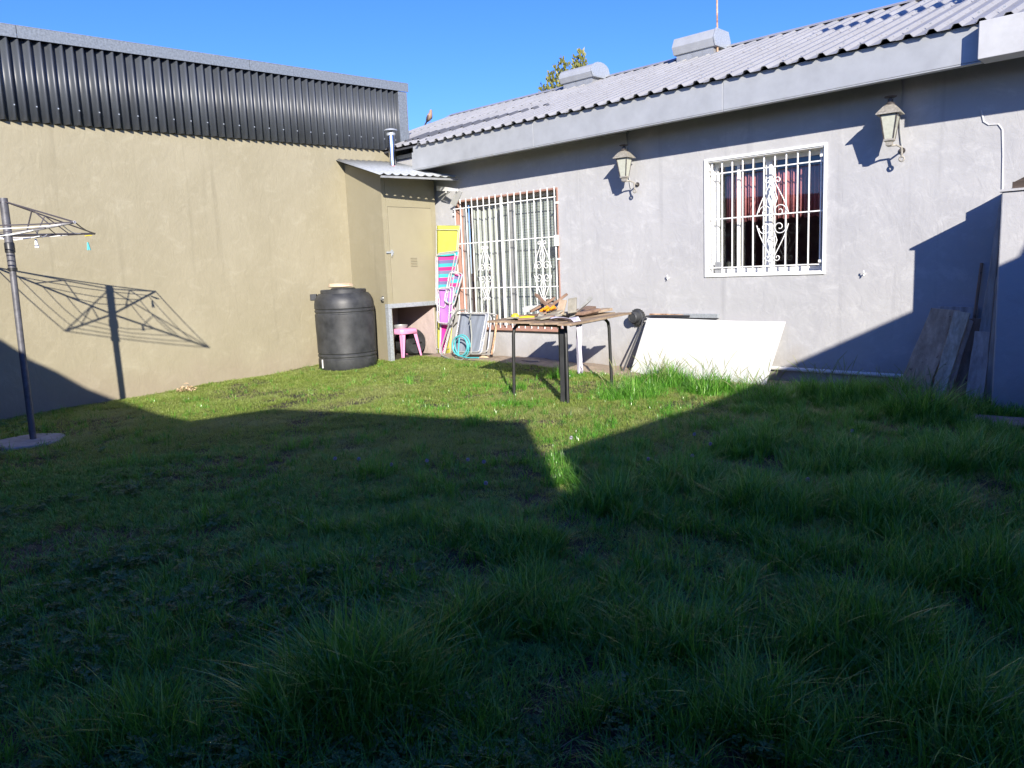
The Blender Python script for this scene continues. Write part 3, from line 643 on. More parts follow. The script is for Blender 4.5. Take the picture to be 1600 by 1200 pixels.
# flue
fl = thing('flue_pipe', (-10.25, 8.0, 3.1), 'shiny flue pipe with a rain cap through the shed roof', 'flue')
fb = onX(614, 262, -10.3); ft = onX(611, 206, -10.3)
MB().lathe([(.052, -.15), (.052, .1), (.054, .1), (.054, .12), (.052, .12), (.052, .50)], (fb.x, fb.y, fb.z), 20).build('pipe', MT['flue'], fl, smooth=True)
MB().lathe([(.07, .50), (.075, .52), (.07, .54)], (fb.x, fb.y, fb.z), 20).lathe([(.11, .575), (.10, .595), (.03, .615)], (fb.x, fb.y, fb.z), 20).tube([(fb.x+.05, fb.y, fb.z+.5), (fb.x+.05, fb.y, fb.z+.58)], .006, 6).tube([(fb.x-.05, fb.y, fb.z+.5), (fb.x-.05, fb.y, fb.z+.58)], .006, 6).build('rain_cap', MT['galv'], fl, smooth=True)
MB().lathe([(.09, -.03), (.075, .02), (.055, .03)], (fb.x, fb.y, fb.z), 16).build('collar', mat('red_sealant', (.45, .08, .07), .8), fl, smooth=True)

# pink stool, dish and dark drum in the niche
stp = Vector((-10.02, 7.93, gz(-10, 7.9)+.01))
def stool(p):
    t = thing('plastic_stool', p, 'pink plastic stool standing in the shed niche', 'stool')
    m = MB()
    def sq(h, z): return [(p.x+a*h, p.y+b*h, p.z+z) for a, b in ((-.8, -1), (.8, -1), (1, -.8), (1, .8), (.8, 1), (-.8, 1), (-1, .8), (-1, -.8))]
    v = sq(.145, .45)+sq(.165, .435)+sq(.175, .37); m.add(v, [tuple(range(8))]+[(i+8*r_, i+8*r_+8, (i+1) % 8+8*r_+8, (i+1) % 8+8*r_) for r_ in range(2) for i in range(8)])
    m.build('seat', MT['pinkpl'], t, solid=.006, smooth=True)
    for sx in (-1, 1):
        for sy in (-1, 1):
            a = p+Vector((sx*.15, sy*.15, .40)); b = p+Vector((sx*.20, sy*.20, 0)); mm = MB(); d1 = Vector((-sx, 0, 0)); d2 = Vector((0, -sy, 0))
            for dd in (d1, d2): mm.prism([a, a+dd*.07, b+dd*.035, b], (d1+d2-dd)*.006)
            mm.build('leg', MT['pinkpl'], t)
    return t
stool(stp)
pan = MB().lathe([(.09, 0), (.115, .03), (.12, .06), (.112, .06), (.105, .03), (.08, .008)], (stp.x-.02, stp.y-.04, stp.z+.452), 20); tag(pan.build('dish', MT['zinc'], smooth=True), 'shallow grey metal dish on top of the pink stool', 'dish')
pt = thing('paint_bucket', (-10.25, 8.3, .07), 'round black bucket lying on its side behind the pink stool in the niche', 'bucket')
bb = MB(); vs = []
for (r_, x_o) in ((.0, 0), (.19, 0), (.215, .05), (.22, .12), (.20, .34)): 
    for k in range(28): a = 2*math.pi*k/28; vs.append((-10.05-x_o, 8.22+r_*math.cos(a), .30+r_*math.sin(a)))
bb.add(vs, [(i*28+k, i*28+(k+1) % 28, (i+1)*28+(k+1) % 28, (i+1)*28+k) for i in range(4) for k in range(28)]); bb.build('body', MT['blackpl'], pt, smooth=True)
MB().tube([(-10.04, 8.12, .28), (-10.0, 8.14, .30), (-10.0, 8.28, .30), (-10.04, 8.30, .28)], .008, 6).build('handle', MT['black'], pt, smooth=True)

# small white bracket and chute between shed and window
br = thing('wall_bracket', (-9.4, 8.5, 2.6), 'white metal awning bracket and loose plate on the grey wall above the folded chairs', 'bracket')
MB().prism([onY(703, 318, 8.5), onY(712, 322, 8.5), onY(722, 300, 8.3), onY(714, 296, 8.3)], (0, .01, 0)).build('plate', MT['white'], br)
MB().prism([onY(682, 298, 8.5), onY(714, 299, 8.3), onY(714, 295, 8.3), onY(682, 290, 8.5)], (0, .02, 0)).build('arm', MT['white'], br)
MB().tube([onY(685, 308, 8.58), onY(697, 300, 8.4)], .01, 6).tube([onY(690, 312, 8.58), onY(703, 298, 8.35)], .008, 6).build('strut', MT['whiteold'], br)

# ------------------------------------------------------------------ black water tank
dc = Vector((-10.17, 6.93, gz(-10.17, 6.93)-.01))
wt = thing('water_tank', dc, 'large ribbed black plastic water tank standing by the beige wall', 'water tank')
prof = [(.43, 0), (.445, .02), (.445, .16), (.435, .17), (.435, .185), (.447, .20), (.447, .225), (.435, .24), (.447, .255), (.447, .45), (.452, .66), (.452, .84), (.44, .85), (.44, .865), (.452, .88), (.452, .90), (.44, .915), (.452, .93),
        (.45, 1.0), (.44, 1.05), (.41, 1.11), (.375, 1.15)]
MB().lathe(prof, dc, 56).build('body', MT['blackpl'], wt, smooth=True)
MB().lathe([(.345, 1.150), (.345, 1.20), (.335, 1.205), (.335, 1.175), (.20, 1.18), (.19, 1.215), (.17, 1.23)], dc, 40).build('rim', MT['blackpl'], wt, smooth=True)
for k in range(12):
    a = k*math.pi/6; MB().obox(dc+Vector((.27*math.cos(a), .27*math.sin(a), 1.195)), (.13, .012, .03), (0, 0, a)).build('lid_rib', MT['blackpl'], wt)
MB().obox(dc+Vector((-.36, -.30, 1.10)), (.10, .08, .10), (0, 0, .7)).build('lug', MT['blackpl'], wt, bevel=.01)
MB().obox(dc+Vector((-.02, -.448, .10)), (.02, .012, .13), (0, 0, 0)).build('sticker', MT['whiteold'], wt)
def rock(c, sx, sy, sz, seed, name, mt, label, cat, rz_=0, group=None):
    m = MB(); nu, nv = 14, 8; vs = []
    for j in range(nv+1):
        ph = math.pi*j/nv
        for i in range(nu):
            th = 2*math.pi*i/nu; d = Vector((math.sin(ph)*math.cos(th), math.sin(ph)*math.sin(th), math.cos(ph)))
            f = 1+.28*noise.noise(d*1.7+Vector((seed, 0, 0))); d2 = Vector((abs(d.x)**.75*math.copysign(1, d.x), abs(d.y)**.75*math.copysign(1, d.y), abs(d.z)**.6*math.copysign(1, d.z)))
            q = Vector((d2.x*sx*f, d2.y*sy*f, d2.z*sz)); q.rotate(Euler((0, 0, rz_))); vs.append(Vector(c)+q)
    m.add(vs, [(j*nu+i, j*nu+(i+1) % nu, (j+1)*nu+(i+1) % nu, (j+1)*nu+i) for j in range(nv) for i in range(nu)])
    return tag(m.build(name, mt, smooth=True), label, cat, group)
rock(dc+Vector((.0, -.05, 1.27)), .21, .15, .035, 3, 'flat_stone', MT['stone'], 'flat tan stone weighing down the lid of the black tank', 'stone', .3)
rock((-7.55, 8.28, .10), .16, .07, .025, 8, 'flat_stone', MT['offa'], 'pale flat stone lying on the dirt under the wide window', 'stone', .1)
rock((-8.6, 8.35, .10), .09, .06, .02, 12, 'flat_stone', MT['stone'], 'small tan stone on the dirt just right of the grey lounger', 'stone', .5)

# ------------------------------------------------------------------ folded garden chairs in the corner
def loopq(q, rad=.05, n=5):
    """rounded closed path through four corners"""
    out = []
    for i in range(4):
        p = q[i]; a = (q[i-1]-p); b = (q[(i+1) % 4]-p); a.normalize(); b.normalize()
        for k in range(n+1):
            t = k/n; A = p+a*rad; B = p+b*rad; out.append((A*(1-t)**2+p*2*t*(1-t)+B*t*t))
    return out
def folding(name, q, label, cat, fab, frame, inset=.03, depth=.05, sag=.02, r=.011, group=None, fab_v=(0.0, 1.), rad=.05):
    q = [Vector(a) for a in q]; c = sum(q, Vector())/4; t = thing(name, (c.x, c.y, min(a.z for a in q)), label, cat, group)
    n = (q[1]-q[0]).cross(q[3]-q[0]).normalized()
    if n.y > 0: n = -n
    MB().tube(loopq(q, rad), r, 8, closed=True).build('frame', frame, t, smooth=True)
    q2 = [a*.93+c*.07 + n*depth for a in q]
    MB().tube(loopq(q2, rad), r*.95, 8, closed=True).build('folded_leg_frame', frame, t, smooth=True)
    for k in (0, 1):
        a = q[k*2].lerp(q[k*2+1], .5 if k else .5); MB().tube([q[k]+(q[3-k]-q[k])*.35, q2[k]+(q2[3-k]-q2[k])*.3], r*.9, 6).build('hinge', frame, t)
    v0, v1 = fab_v
    MB().grid(lambda u, v: (q[0].lerp(q[1], .03+.94*u)).lerp(q[3].lerp(q[2], .03+.94*u), v0+(v1-v0)*v) + n*(-sag*math.sin(math.pi*u)+.006*math.sin(v*9+u*3)), 10, 14).build('fabric', fab, t, solid=.004, smooth=True)
    return t
Yc = 8.5
GC = 'folded garden chairs leaning in the corner'
folding('folding_lounger', [onY(683, 552, 8.42), onY(704, 552, 8.42), onY(719, 352, 8.55), onY(682, 352, 8.55)], 'yellow folding lounger, tallest of the stack behind the shed', 'lounger', MT['yellow'], MT['alu'], depth=.02, group=GC, rad=.03, sag=.0, r=.006)
folding('folding_chair', [onY(684, 480, 8.34), onY(699, 485, 8.34), onY(717, 392, 8.42), onY(684, 396, 8.42)], 'pink and teal striped folding chair below the yellow lounger', 'chair', MT['stripe'], MT['alu'], group=GC)
folding('folding_chair', [onY(697, 473, 8.30), onY(709, 478, 8.30), onY(723, 428, 8.40), onY(706, 424, 8.40)], 'smaller striped folding chair tucked in at the right beside the window jamb', 'chair', MT['stripe'], MT['alu'], group=GC)
folding('folding_chair', [onY(687, 506, 8.26), onY(705, 508, 8.26), onY(709, 448, 8.32), onY(686, 450, 8.32)], 'purple folding chair with white tube arms in the middle of the stack', 'chair', MT['purple'], MT['alu'], group=GC)
folding('folding_chair', [onY(688, 556, 8.30), onY(694, 556, 8.30), onY(712, 480, 8.40), onY(690, 478, 8.40)], 'magenta folding chair at the bottom of the stack next to the shed post', 'chair', MT['magenta'], MT['alu'], group=GC, depth=.02)
folding('folding_lounger', [onY(708, 553, 8.18), onY(752, 553, 8.18), onY(764, 489, 8.38), onY(720, 488, 8.38)], 'slate blue mesh lounger lying on its side under the window', 'lounger', MT['mesh'], MT['alu'], group=GC, fab_v=(.02, .98), depth=.03)
t = thing('chair_frame', (-8.3, 8.4, .1), 'bare tube chair frame with rusty legs beside the slate blue lounger', 'chair frame')
q = [onY(722, 555, 8.30), onY(771, 553, 8.30), onY(777, 491, 8.48), onY(735, 489, 8.48)]
MB().tube(loopq(q, .06), .013, 8, closed=True).build('tube_frame', MT['alu'], t, smooth=True)
q = [onY(735, 552, 8.24), onY(762, 549, 8.24), onY(768, 494, 8.42), onY(740, 493, 8.42)]
MB().tube(loopq(q, .06), .012, 8, closed=True).build('tube_frame', MT['alu'], t, smooth=True)
MB().tube([onY(777, 492, 8.44), onY(774, 520, 8.36), onY(768, 554, 8.26)], .016, 8).build('rusty_leg', MT['rust'], t, smooth=True)
# hoses
def coil(name, c, r, turns, mt, label, tail, wob=.02, tr=.011):
    pts = []; n = int(turns*22)
    for i in range(n+1):
        a = 2*math.pi*i/22; rr = r*(1+.10*math.sin(a*.37+1)) ; pts.append(Vector(c)+Vector((rr*math.cos(a), -.02*i/22+.03*math.sin(a*.5), rr*math.sin(a)*.95+wob*math.sin(a*.21))))
    pts += [Vector(p) for p in tail]
    return tag(MB().tube(pts, tr, 7).build(name, mt, smooth=True), label, 'hose')
c1 = onY(722, 542, 8.08)
coil('garden_hose', c1, .17, 2.3, MT['teal'], 'teal garden hose coiled against the slate blue lounger', [onY(716, 556, 8.0), onY(730, 559, 7.95), onY(748, 559, 7.95)])
c1 = onY(712, 536, 8.12)
tag(MB().tube([onY(x, y, yy) for x, y, yy in ((733, 500, 8.2), (736, 490, 8.2), (728, 484, 8.2), (715, 485, 8.22), (705, 497, 8.22), (697, 520, 8.18), (690, 542, 8.1), (690, 555, 8.05), (702, 561, 8.0), (722, 562, 7.98), (736, 552, 8.02), (737, 525, 8.1), (735, 500, 8.16))], .012, 7).build('garden_hose', MT['hose'], smooth=True), 'grey hose looping up over the lounger to the left of the teal hose', 'hose')

# ------------------------------------------------------------------ table and what lies on it
TF, TL, TR, TBk = [Vector(p) for p in ((-5.18, 6.23, 0), (-6.0, 6.30, 0), (-5.49, 7.40, 0), (-6.31, 7.47, 0))]
TZ = .83
tb = thing('work_table', ((TF+TBk)/2), 'makeshift work table with a plank top on black steel legs, cluttered with scraps', 'table')
for i, p in enumerate((TF, TL, TR, TBk)):
    c = (TF+TBk)/2; d = (c-p); d.z = 0; d.normalize(); foot_ = p - d*.02; top = p+d*.05
    MB().tube([foot_+Vector((0, 0, gz(p.x, p.y)-.01)), p+Vector((0, 0, TZ-.14)), p+d*.012+Vector((0, 0, TZ-.07)), p+d*.05+Vector((0, 0, TZ-.03)), p+d*.11+Vector((0, 0, TZ-.018))], .019, 10).build('leg', MT['black'], tb, smooth=True)
m = MB(); a = TF+Vector((-.07, .03, 0)); m.plank(a+Vector((0, 0, .0)), a+Vector((.012, .0, TZ-.05)), .075, .05, up=(.3, -1, 0)); m.build('leg_brace', mat('dark_grey_metal', (.05, .052, .055), .4, .3, var=.3), tb, bevel=.006)
for (p, q) in ((TF, TL), (TF, TR), (TR, TBk), (TL, TBk)): MB().tube([p.lerp(q, .1)+Vector((0, 0, TZ-.02)), p.lerp(q, .9)+Vector((0, 0, TZ-.02))], .013, 8).build('rail', MT['black'], tb)
ux = (TL-TF).normalized(); uy = (TR-TF).normalized()
for i in range(7):
    t = i/6; off = TF + ux*(-.09+1.16*t); l0 = -.17+random.uniform(-.07, .08); l1 = 1.42+random.uniform(-.10, .18)
    if i == 6: l0, l1 = -.12, .95
    MB().plank(off+uy*l0+Vector((0, 0, TZ+.014+.004*(i % 2))), off+uy*l1+Vector((0, 0, TZ+.014+random.uniform(0, .008))), .16, .022, n=4, jit=.03).build('table_board', MT['tabw'], tb)
TOP = TZ+.034
def T(u, v, z=0): p = TF+ux*u*.88+uy*v*.95; return Vector((p.x, p.y, TOP+z))
# offcuts
cuts = [  # u, v, z, length, width, thick, yaw, tilt, roll, mat, label
 (.55, .10, .02, .42, .10, .022, .4, .05, 0, 'offb', 'long reddish brown offcut at the front of the table'),
 (.72, .25, .035, .38, .09, .02, -.5, .12, .2, 'offb', 'curved brown bark-edged offcut left of the orange pliers'),
 (.42, .20, .03, .30, .11, .02, 1.1, .1, .1, 'offc', 'short grey offcut lying by the cloth'),
 (.35, .45, .06, .17, .09, .02, 1.3, 1.15, .2, 'offa', 'pale square offcut standing upright left of the saw'),
 (.22, .55, .07, .18, .10, .022, 1.9, 1.1, -.3, 'offc', 'brown board piece tipped up beside the saw'),
 (.60, .55, .07, .40, .05, .03, 2.2, .35, .1, 'offb', 'thin brown stick leaning on the scrap heap'),
 (.70, .48, .09, .36, .04, .025, .9, .42, 0, 'offb', 'narrow dark stick sticking up from the heap'),
 (.15, 1.10, .03, .75, .15, .03, 1.5, .02, 0, 'offa', 'long pale board lying at the right end of the table'),
 (.35, 1.15, .055, .62, .13, .025, 1.7, .03, .05, 'offb', 'brown board lying on the pale one at the right'),
 (.25, .85, .03, .5, .14, .02, 1.2, .03, 0, 'offc', 'greyish green board in the middle right of the table'),
 (.85, .12, .015, .34, .12, .02, .1, 0, 0, 'offc', 'grey board scrap at the left end of the table'),
 (.50, .35, .055, .33, .08, .02, -.2, .1, .3, 'offc', 'grey splintered offcut under the orange pliers'),
 (.62, .75, .02, .5, .12, .022, .6, 0, 0, 'offa', 'pale offcut lying at the back of the table'),
 (.98, .30, .02, .28, .07, .02, 1.0, 0, 0, 'offb', 'small brown offcut near the yellow cup'),
 (.64, .40, .12, .34, .045, .03, 2.6, .5, .2, 'offb', 'crooked brown stick crossing the heap'),
 (.48, .52, .11, .30, .035, .03, .3, .6, .1, 'offb', 'short brown stick poking out left of the upright offcut'),
 (.58, .28, .06, .36, .06, .035, 1.9, .15, .5, 'offc', 'grey bark-covered branch piece at the front of the heap'),
 (.70, .66, .16, .24, .05, .02, 1.0, .05, 0, 'offb', 'small brown slat lying on top of the metal tray'),
 (.08, .80, .05, .42, .10, .03, 1.4, .06, 0, 'offb', 'dark brown block near the right edge of the table'),
 (.30, .70, .04, .30, .16, .018, .5, .04, .05, 'offc', 'square grey board scrap right of the saw'),
]
yawT = math.atan2(uy.y, uy.x)
for (u, v, z, l, wd, th, ya, ti, ro, mt_, lab) in cuts:
    rot = Euler((ro, -ti, ya+yawT-1.57)).to_matrix()
    m = MB(); hz_ = abs(math.sin(ti))*l/2; c = T(u, v, z + (hz_ if ti > .2 else 0)*.75); m.obox(c, (l, wd, th), rot)
    if l > .3:  # ragged end
        k = len(m.v); m.v[1] = tuple(Vector(m.v[1])+rot@Vector((-.03, .01, 0))); m.v[5] = tuple(Vector(m.v[5])+rot@Vector((-.03, .01, 0)))
    tag(m.build('wood_offcut', MT[mt_], bevel=.003), lab, 'offcut', 'wood offcuts on the table')
# metal tray, pliers, cup, saw, trowel, cloth
c = T(.78, .60, .085); m = MB(); q = Euler((.0, -.12, yawT-1.2)).to_matrix()
m.obox(c, (.46, .20, .008), q)
for sy in (-1, 1): m.obox(c+q@Vector((0, sy*.1, .03)), (.46, .006, .06), q)
for sx in (-1, 1): m.obox(c+q@Vector((sx*.23, 0, .03)), (.006, .2, .06), q)
tag(m.build('metal_tray', MT['zinc']), 'grey metal tray tilted on the heap of scraps', 'tray')
for i, (u, v, col_, lab) in enumerate(((.50, .33, 'orange', 'orange handled pliers on the left in the scraps'), (.42, .38, 'orange', 'orange handled pliers on the right next to the pale upright offcut'))):
    t = thing('pliers', T(u, v, .09), lab, 'pliers'); p = T(u, v, .11)
    MB().tube([p, p+Vector((.02, -.05, .015)), p+Vector((.03, -.11, 0))], [.017, .021, .012], 8).tube([p, p+Vector((-.03, -.05, -.01)), p+Vector((-.03, -.11, -.02))], [.016, .02, .012], 8).build('handle', MT[col_], t, smooth=True)
    MB().tube([p, p+Vector((.0, .05, .0)), p+Vector((.0, .10, .01))], [.014, .016, .005], 8).build('jaw', MT['steel'], t, smooth=True)
p = T(.98, .12, .0); MB()
tag(MB().lathe([(.045, 0), (.048, .03), (.035, .055), (.015, .062)], p, 18).build('yellow_cup', MT['yel'], smooth=True), 'small yellow upturned cup at the left end of the table', 'cup')
t = thing('scraper', T(.80, .0, 0), 'scraper with a yellow handle at the front left of the table', 'scraper'); p = T(.80, .0, .018)
MB().tube([p, p+Vector((.10, .02, .01)), p+Vector((.17, .05, .01))], [.016, .019, .012], 8).build('handle', MT['yel'], t, smooth=True)
MB().prism([p+Vector((-.0, -.015, 0)), p+Vector((-.10, -.05, 0)), p+Vector((-.11, .04, 0)), p+Vector((0, .015, 0))], (0, 0, .003)).build('blade', MT['steel'], t)
t = thing('hand_saw', T(.10, .62, 0), 'hand saw with grey blade and black grip standing in the scraps', 'saw'); p = T(.16, .55, .06)
MB().prism([p, p+Vector((-.02, .04, -.03)), p+Vector((.12, .16, .14)), p+Vector((.10, .13, .17))], (.003, -.002, 0)).build('blade', MT['steel'], t)
MB().tube([p+Vector((.0, .01, .0)), p+Vector((-.06, -.03, -.02)), p+Vector((-.08, -.03, -.06)), p+Vector((-.03, .02, -.04))], .016, 8).build('grip', MT['black'], t, smooth=True)
# cloth hanging over the front right edge
cl = MB(); e0 = T(.16, -.20, 0)
def clf(u, v):
    L_ = v*.82
    if L_ < .30: p = T(.28-.36*(L_/.30), .14+(u-.5)*(.24-.10*v), .014+.010*math.sin(u*14+v*3)+.016*math.sin(L_*11+u*4))
    else:
        k = L_-.30; wd = .13-.07*min(1, k/.4)
        p = T(-.125, .13+(u-.5)*wd*1.2+.03*k+.010*math.sin(k*17), 0)+Vector((.028*math.sin(u*15+k*5)*(.5+k), 0, -.01-k*(.90+.16*math.sin(u*8+1))))
    return p
cl.grid(clf, 18, 34); tag(cl.build('white_cloth', MT['cloth'], smooth=True, solid=.003), 'white rag draped over the table edge and hanging down', 'cloth')

# ------------------------------------------------------------------ on the grey wall
bf = thing('black_spotlight', (-5.93, D, .72), 'black round lamp head fixed low on the grey wall beside the table', 'spotlight')
c = Vector((-5.90, D-.005, .735)); 
def ycyl(mb, c, prof, n=24):
    vs = []
    for r_, yy in prof:
        for k in range(n): a = 2*math.pi*k/n; vs.append(Vector(c)+Vector((r_*math.cos(a), -yy, r_*math.sin(a))))
    m_ = len(prof); return mb.add(vs, [(i*n+k, i*n+(k+1) % n, (i+1)*n+(k+1) % n, (i+1)*n+k) for i in range(m_-1) for k in range(n)]+[tuple((m_-1)*n+k for k in range(n))])
ycyl(MB(), c, [(.10, 0), (.105, .02), (.10, .06), (.085, .07)]).build('housing', MT['blackpl'], bf, smooth=True)
ycyl(MB(), c, [(.075, .07), (.07, .15), (.055, .16), (.05, .15)]).build('hood', MT['blackpl'], bf, smooth=True)
for k in range(20):
    a = 2*math.pi*k/20; MB().obox(c+Vector((.105*math.cos(a), -.035, .105*math.sin(a))), (.014, .05, .006), (0, -a, 0)).build('fin', MT['blackpl'], bf)
def lantern(c, label):
    t = thing('wall_lantern', c, label, 'lantern', 'lanterns on the grey wall'); c = Vector(c)
    lc = c+Vector((0, -.26, 0)); a0 = math.pi/4
    # cap: square pyramid with flared brim, base 0.30
    MB().lathe([(.178, .0), (.178, .008), (.09, .085), (.05, .105)], lc, 4, a0=a0+.12).build('cap', MT['lampcap'], t, solid=.004)
    MB().lathe([(.045, .10), (.05, .12), (.03, .135), (.03, .165), (.018, .17), (.018, .18)], lc, 12).lathe([(.01, .18), (.065, .185), (.07, .195), (.03, .205)], lc, 8).build('finial', MT['lampdk'], t, smooth=True)
    for k in range(4):
        a = a0+.12+k*math.pi/2; b = a+math.pi/2; r0, r1 = .118, .066
        p = [lc+Vector((r0*math.cos(a), r0*math.sin(a), -.005)), lc+Vector((r0*math.cos(b), r0*math.sin(b), -.005)), lc+Vector((r1*math.cos(b), r1*math.sin(b), -.265)), lc+Vector((r1*math.cos(a), r1*math.sin(a), -.265))]
        MB().add([x_ for x_ in p], [(0, 1, 2, 3)]).build('pane', MT['glass_s'], t, solid=.004)
        MB().tube([p[0], p[3]], .009, 6).build('corner_rib', MT['lampdk'], t)
    MB().lathe([(.075, -.265), (.075, -.285), (.05, -.30), (.045, -.335), (.02, -.35)], lc, 4, a0=a0+.12).build('base', MT['lampcap'], t)
    pts = [c+Vector((0, -.0, -.36)), c+Vector((0, -.06, -.36)), c+Vector((0, -.13, -.35)), lc+Vector((0, .02, -.33))]
    MB().tube([lc+Vector((0, 0, -.34)), lc+Vector((.06, .05, -.335)), lc+Vector((.10, .10, -.36)), lc+Vector((.10, .12, -.46))], .012, 8).tube([lc+Vector((.10+.026*math.cos(x_), .12, -.485+.026*math.sin(x_))) for x_ in np.arange(1.5, 7.6, .5)], .011, 8).tube([lc+Vector((.10, .11, -.38)), c+Vector((.06, -.0, -.38))], .011, 8).build('bracket', MT['lampcap'], t, smooth=True)
    ycyl(MB(), c+Vector((.06, -.001, -.38)), [(.035, 0), (.035, .012)]).build('wall_plate', MT['lampdk'], t)
    return t
l1 = lantern((-5.94, D, 2.76), 'square wall lantern above and right of the wide window, the left one')
l2 = lantern((-2.745, D, 2.78), 'square wall lantern right of the small barred window, the right one')
l1.scale = (.84,)*3; l2.scale = (.88,)*3
for (a, b_, lab) in (((-6.07, 3.20), (-6.0, 2.40), 'thin cable running down to the left lantern'), ((-2.73, 3.20), (-2.70, 2.45), 'thin cable running down to the right lantern')):
    pts = [(a[0]+(b_[0]-a[0])*t_+.012*math.sin(t_*7), D-.008, a[1]+(b_[1]-a[1])*t_) for t_ in np.linspace(0, 1, 9)]
    tag(MB().tube(pts, .007, 6).build('cable', MT['zinc'], smooth=True), lab, 'cable')
for i, p in enumerate(((1046, 434), (1352, 428))):
    c = onY(*p, D); m = MB(); m.tube([c+Vector((0, .0, 0)), c+Vector((0, -.04, .0)), c+Vector((.003, -.055, .018)), c+Vector((.0, -.05, .035))], .007, 8).tube([c+Vector((0, -.035, 0)), c+Vector((-.003, -.045, -.02))], .007, 8)
    tag(m.build('wall_hook', MT['white'], smooth=True), ['white wall hook above the left end of the white board', 'white wall hook below the right lantern'][i], 'hook', 'hooks on the grey wall')
# pipes low on the wall
m = MB(); m.tube([(-5.75, D-.03, .215), (-5.62, D-.03, .215), (-5.55, D-.03, .21), (-5.2, D-.03, .205)], .017, 8).tube([(-5.62, D-.03, .19), (-5.62, D-.03, .25)], .02, 8); tag(m.build('water_pipe', MT['pvc'], smooth=True), 'short white water pipe with a tee behind the table leg', 'pipe')
pp = thing('wall_pipe', (-2.5, D, .2), 'long white pipe running low along the wall right of the white board', 'pipe')
MB().tube([(-4.3, D-.035, .165), (-3.2, D-.035, .16), (-1.66, D-.035, .155)], .022, 8).build('pipe', MT['pvc'], pp, smooth=True)
for x in (-3.9, -3.0, -2.3): MB().obox((x, D-.02, .16), (.03, .05, .06)).build('clip', MT['galv'], pp)

# ------------------------------------------------------------------ white board and steel frame behind it
A = Vector((-5.70, D-.10, .725)); B = Vector((-3.86, D-.07, .705)); C_ = Vector((-3.97, D-.36, -.03)); D_ = Vector((-5.82, D-.36, -.02))
bd = MB(); bd.grid(lambda u, v: (D_.lerp(C_, u)).lerp(A.lerp(B, u), v)+Vector((0, -.012*math.sin(math.pi*u)*math.sin(math.pi*v), .004*math.sin(u*7)*v)), 24, 10)
tag(bd.build('white_board', MT['board'], solid=.018, smooth=False), 'large plain white board leaning against the foot of the grey wall', 'board')
fm = thing('tube_rack', (-5.2, D-.1, 0), 'rusty bent tube frame behind the white board, its corner showing at the left', 'rack')
MB().tube([(-5.95, D-.37, -.02), (-5.79, D-.12, .62), (-5.77, D-.10, .71), (-5.73, D-.085, .75), (-5.64, D-.075, .76), (-5.1, D-.07, .76)], .012, 8).build('tube', MT['dark'], fm, smooth=True)
MB().tube([(-5.70, D-.05, .772), (-5.2, D-.045, .772)], .012, 8).build('crossbar', MT['rust'], fm, smooth=True)
tag(MB().box((-5.42, D-.055, .735), (-4.72, D-.01, .785)).build('steel_profile', MT['galv'], bevel=.003), 'grey steel profile lying along the top edge of the white board', 'profile')

# ------------------------------------------------------------------ right hand block and leaning planks
PX, PY = -1.645, 7.86
pl = thing('side_block', (-.5, 8.2, 0), 'grey rendered block at the right edge under a dark timber lid', 'wall')
MB().box((PX, PY, -.3), (1.49, D-.001, 1.905)).build('wall', MT['grey'], pl, bevel=.012)
m = MB(); m.box((PX-.02, PY-.02, 1.906), (1.45, D-.002, 1.925)); m.build('lid_edge', MT['grey'], pl)
MB().box((PX+.0, PY+.38, 1.926), (1.4, D-.01, 2.01)).build('timber_board', MT['barn'], pl, bevel=.004)
MB().add([(PX+.015, PY+.40, 2.012), (1.4, PY+.40, 2.012), (1.4, D-.02, 2.012), (PX+.015, D-.02, 2.012), (PX+.33, PY+.55, 2.19), (1.3, PY+.55, 2.19), (1.3, D-.06, 2.19), (PX+.33, D-.06, 2.19)], [(0, 1, 5, 4), (1, 2, 6, 5), (2, 3, 7, 6), (3, 0, 4, 7), (4, 5, 6, 7)]).build('timber_lid', MT['barn'], pl)
def lean(b0, t0, wd, th, mt_, lab, up=(0, -1, .2), cat='plank', n=5, name='leaning_plank'):
    tag(MB().plank(b0, t0, wd, th, up=up, n=n, jit=.03).build(name, MT[mt_], bevel=.004), lab, cat, 'old planks leaning on the wall')
def leanq(q, th, mt_, lab):
    (bl, br, tr, tl), (yb, yt) = q; P = [onY(*bl, yb), onY(*br, yb), onY(*tr, yt), onY(*tl, yt)]
    dn_ = ((P[0]-P[3])+(P[1]-P[2])).normalized()*.06; P[0] += dn_; P[1] += dn_      # feet pushed into the soil
    n_ = (P[1]-P[0]).cross(P[3]-P[0]).normalized(); n_ = n_ if n_.y > 0 else -n_
    m = MB(); N_ = 6; vs = []
    for i in range(N_+1):
        t = i/N_; a = P[0].lerp(P[3], t); b = P[1].lerp(P[2], t); j = Vector((random.uniform(-.004, .004), 0, 0)) if 0 < i < N_ else Vector()
        vs += [a+j, b-j, b-j+n_*th, a+j+n_*th]
    fs = [(3, 2, 1, 0), (4*N_, 4*N_+1, 4*N_+2, 4*N_+3)]+[(4*i+k, 4*i+(k+1) % 4, 4*i+4+(k+1) % 4, 4*i+4+k) for i in range(N_) for k in range(4)]
    m.add(vs, fs); tag(m.build('leaning_plank', MT[mt_], bevel=.004), lab, 'plank', 'old planks leaning on the wall')
leanq((((1400, 612), (1447, 617), (1500, 485), (1455, 481)), (8.10, 8.46)), .03, 'plank', 'widest brown plank with dark knots, frontmost of the leaning planks')
leanq((((1454, 617), (1474, 621), (1516, 489), (1491, 485)), (8.02, 8.36)), .03, 'plankw', 'narrow brown plank leaning just right of the widest one')
leanq((((1474, 620), (1484, 622), (1521, 502), (1514, 498)), (8.14, 8.46)), .02, 'plankg', 'thin grey lath squeezed between the brown planks')
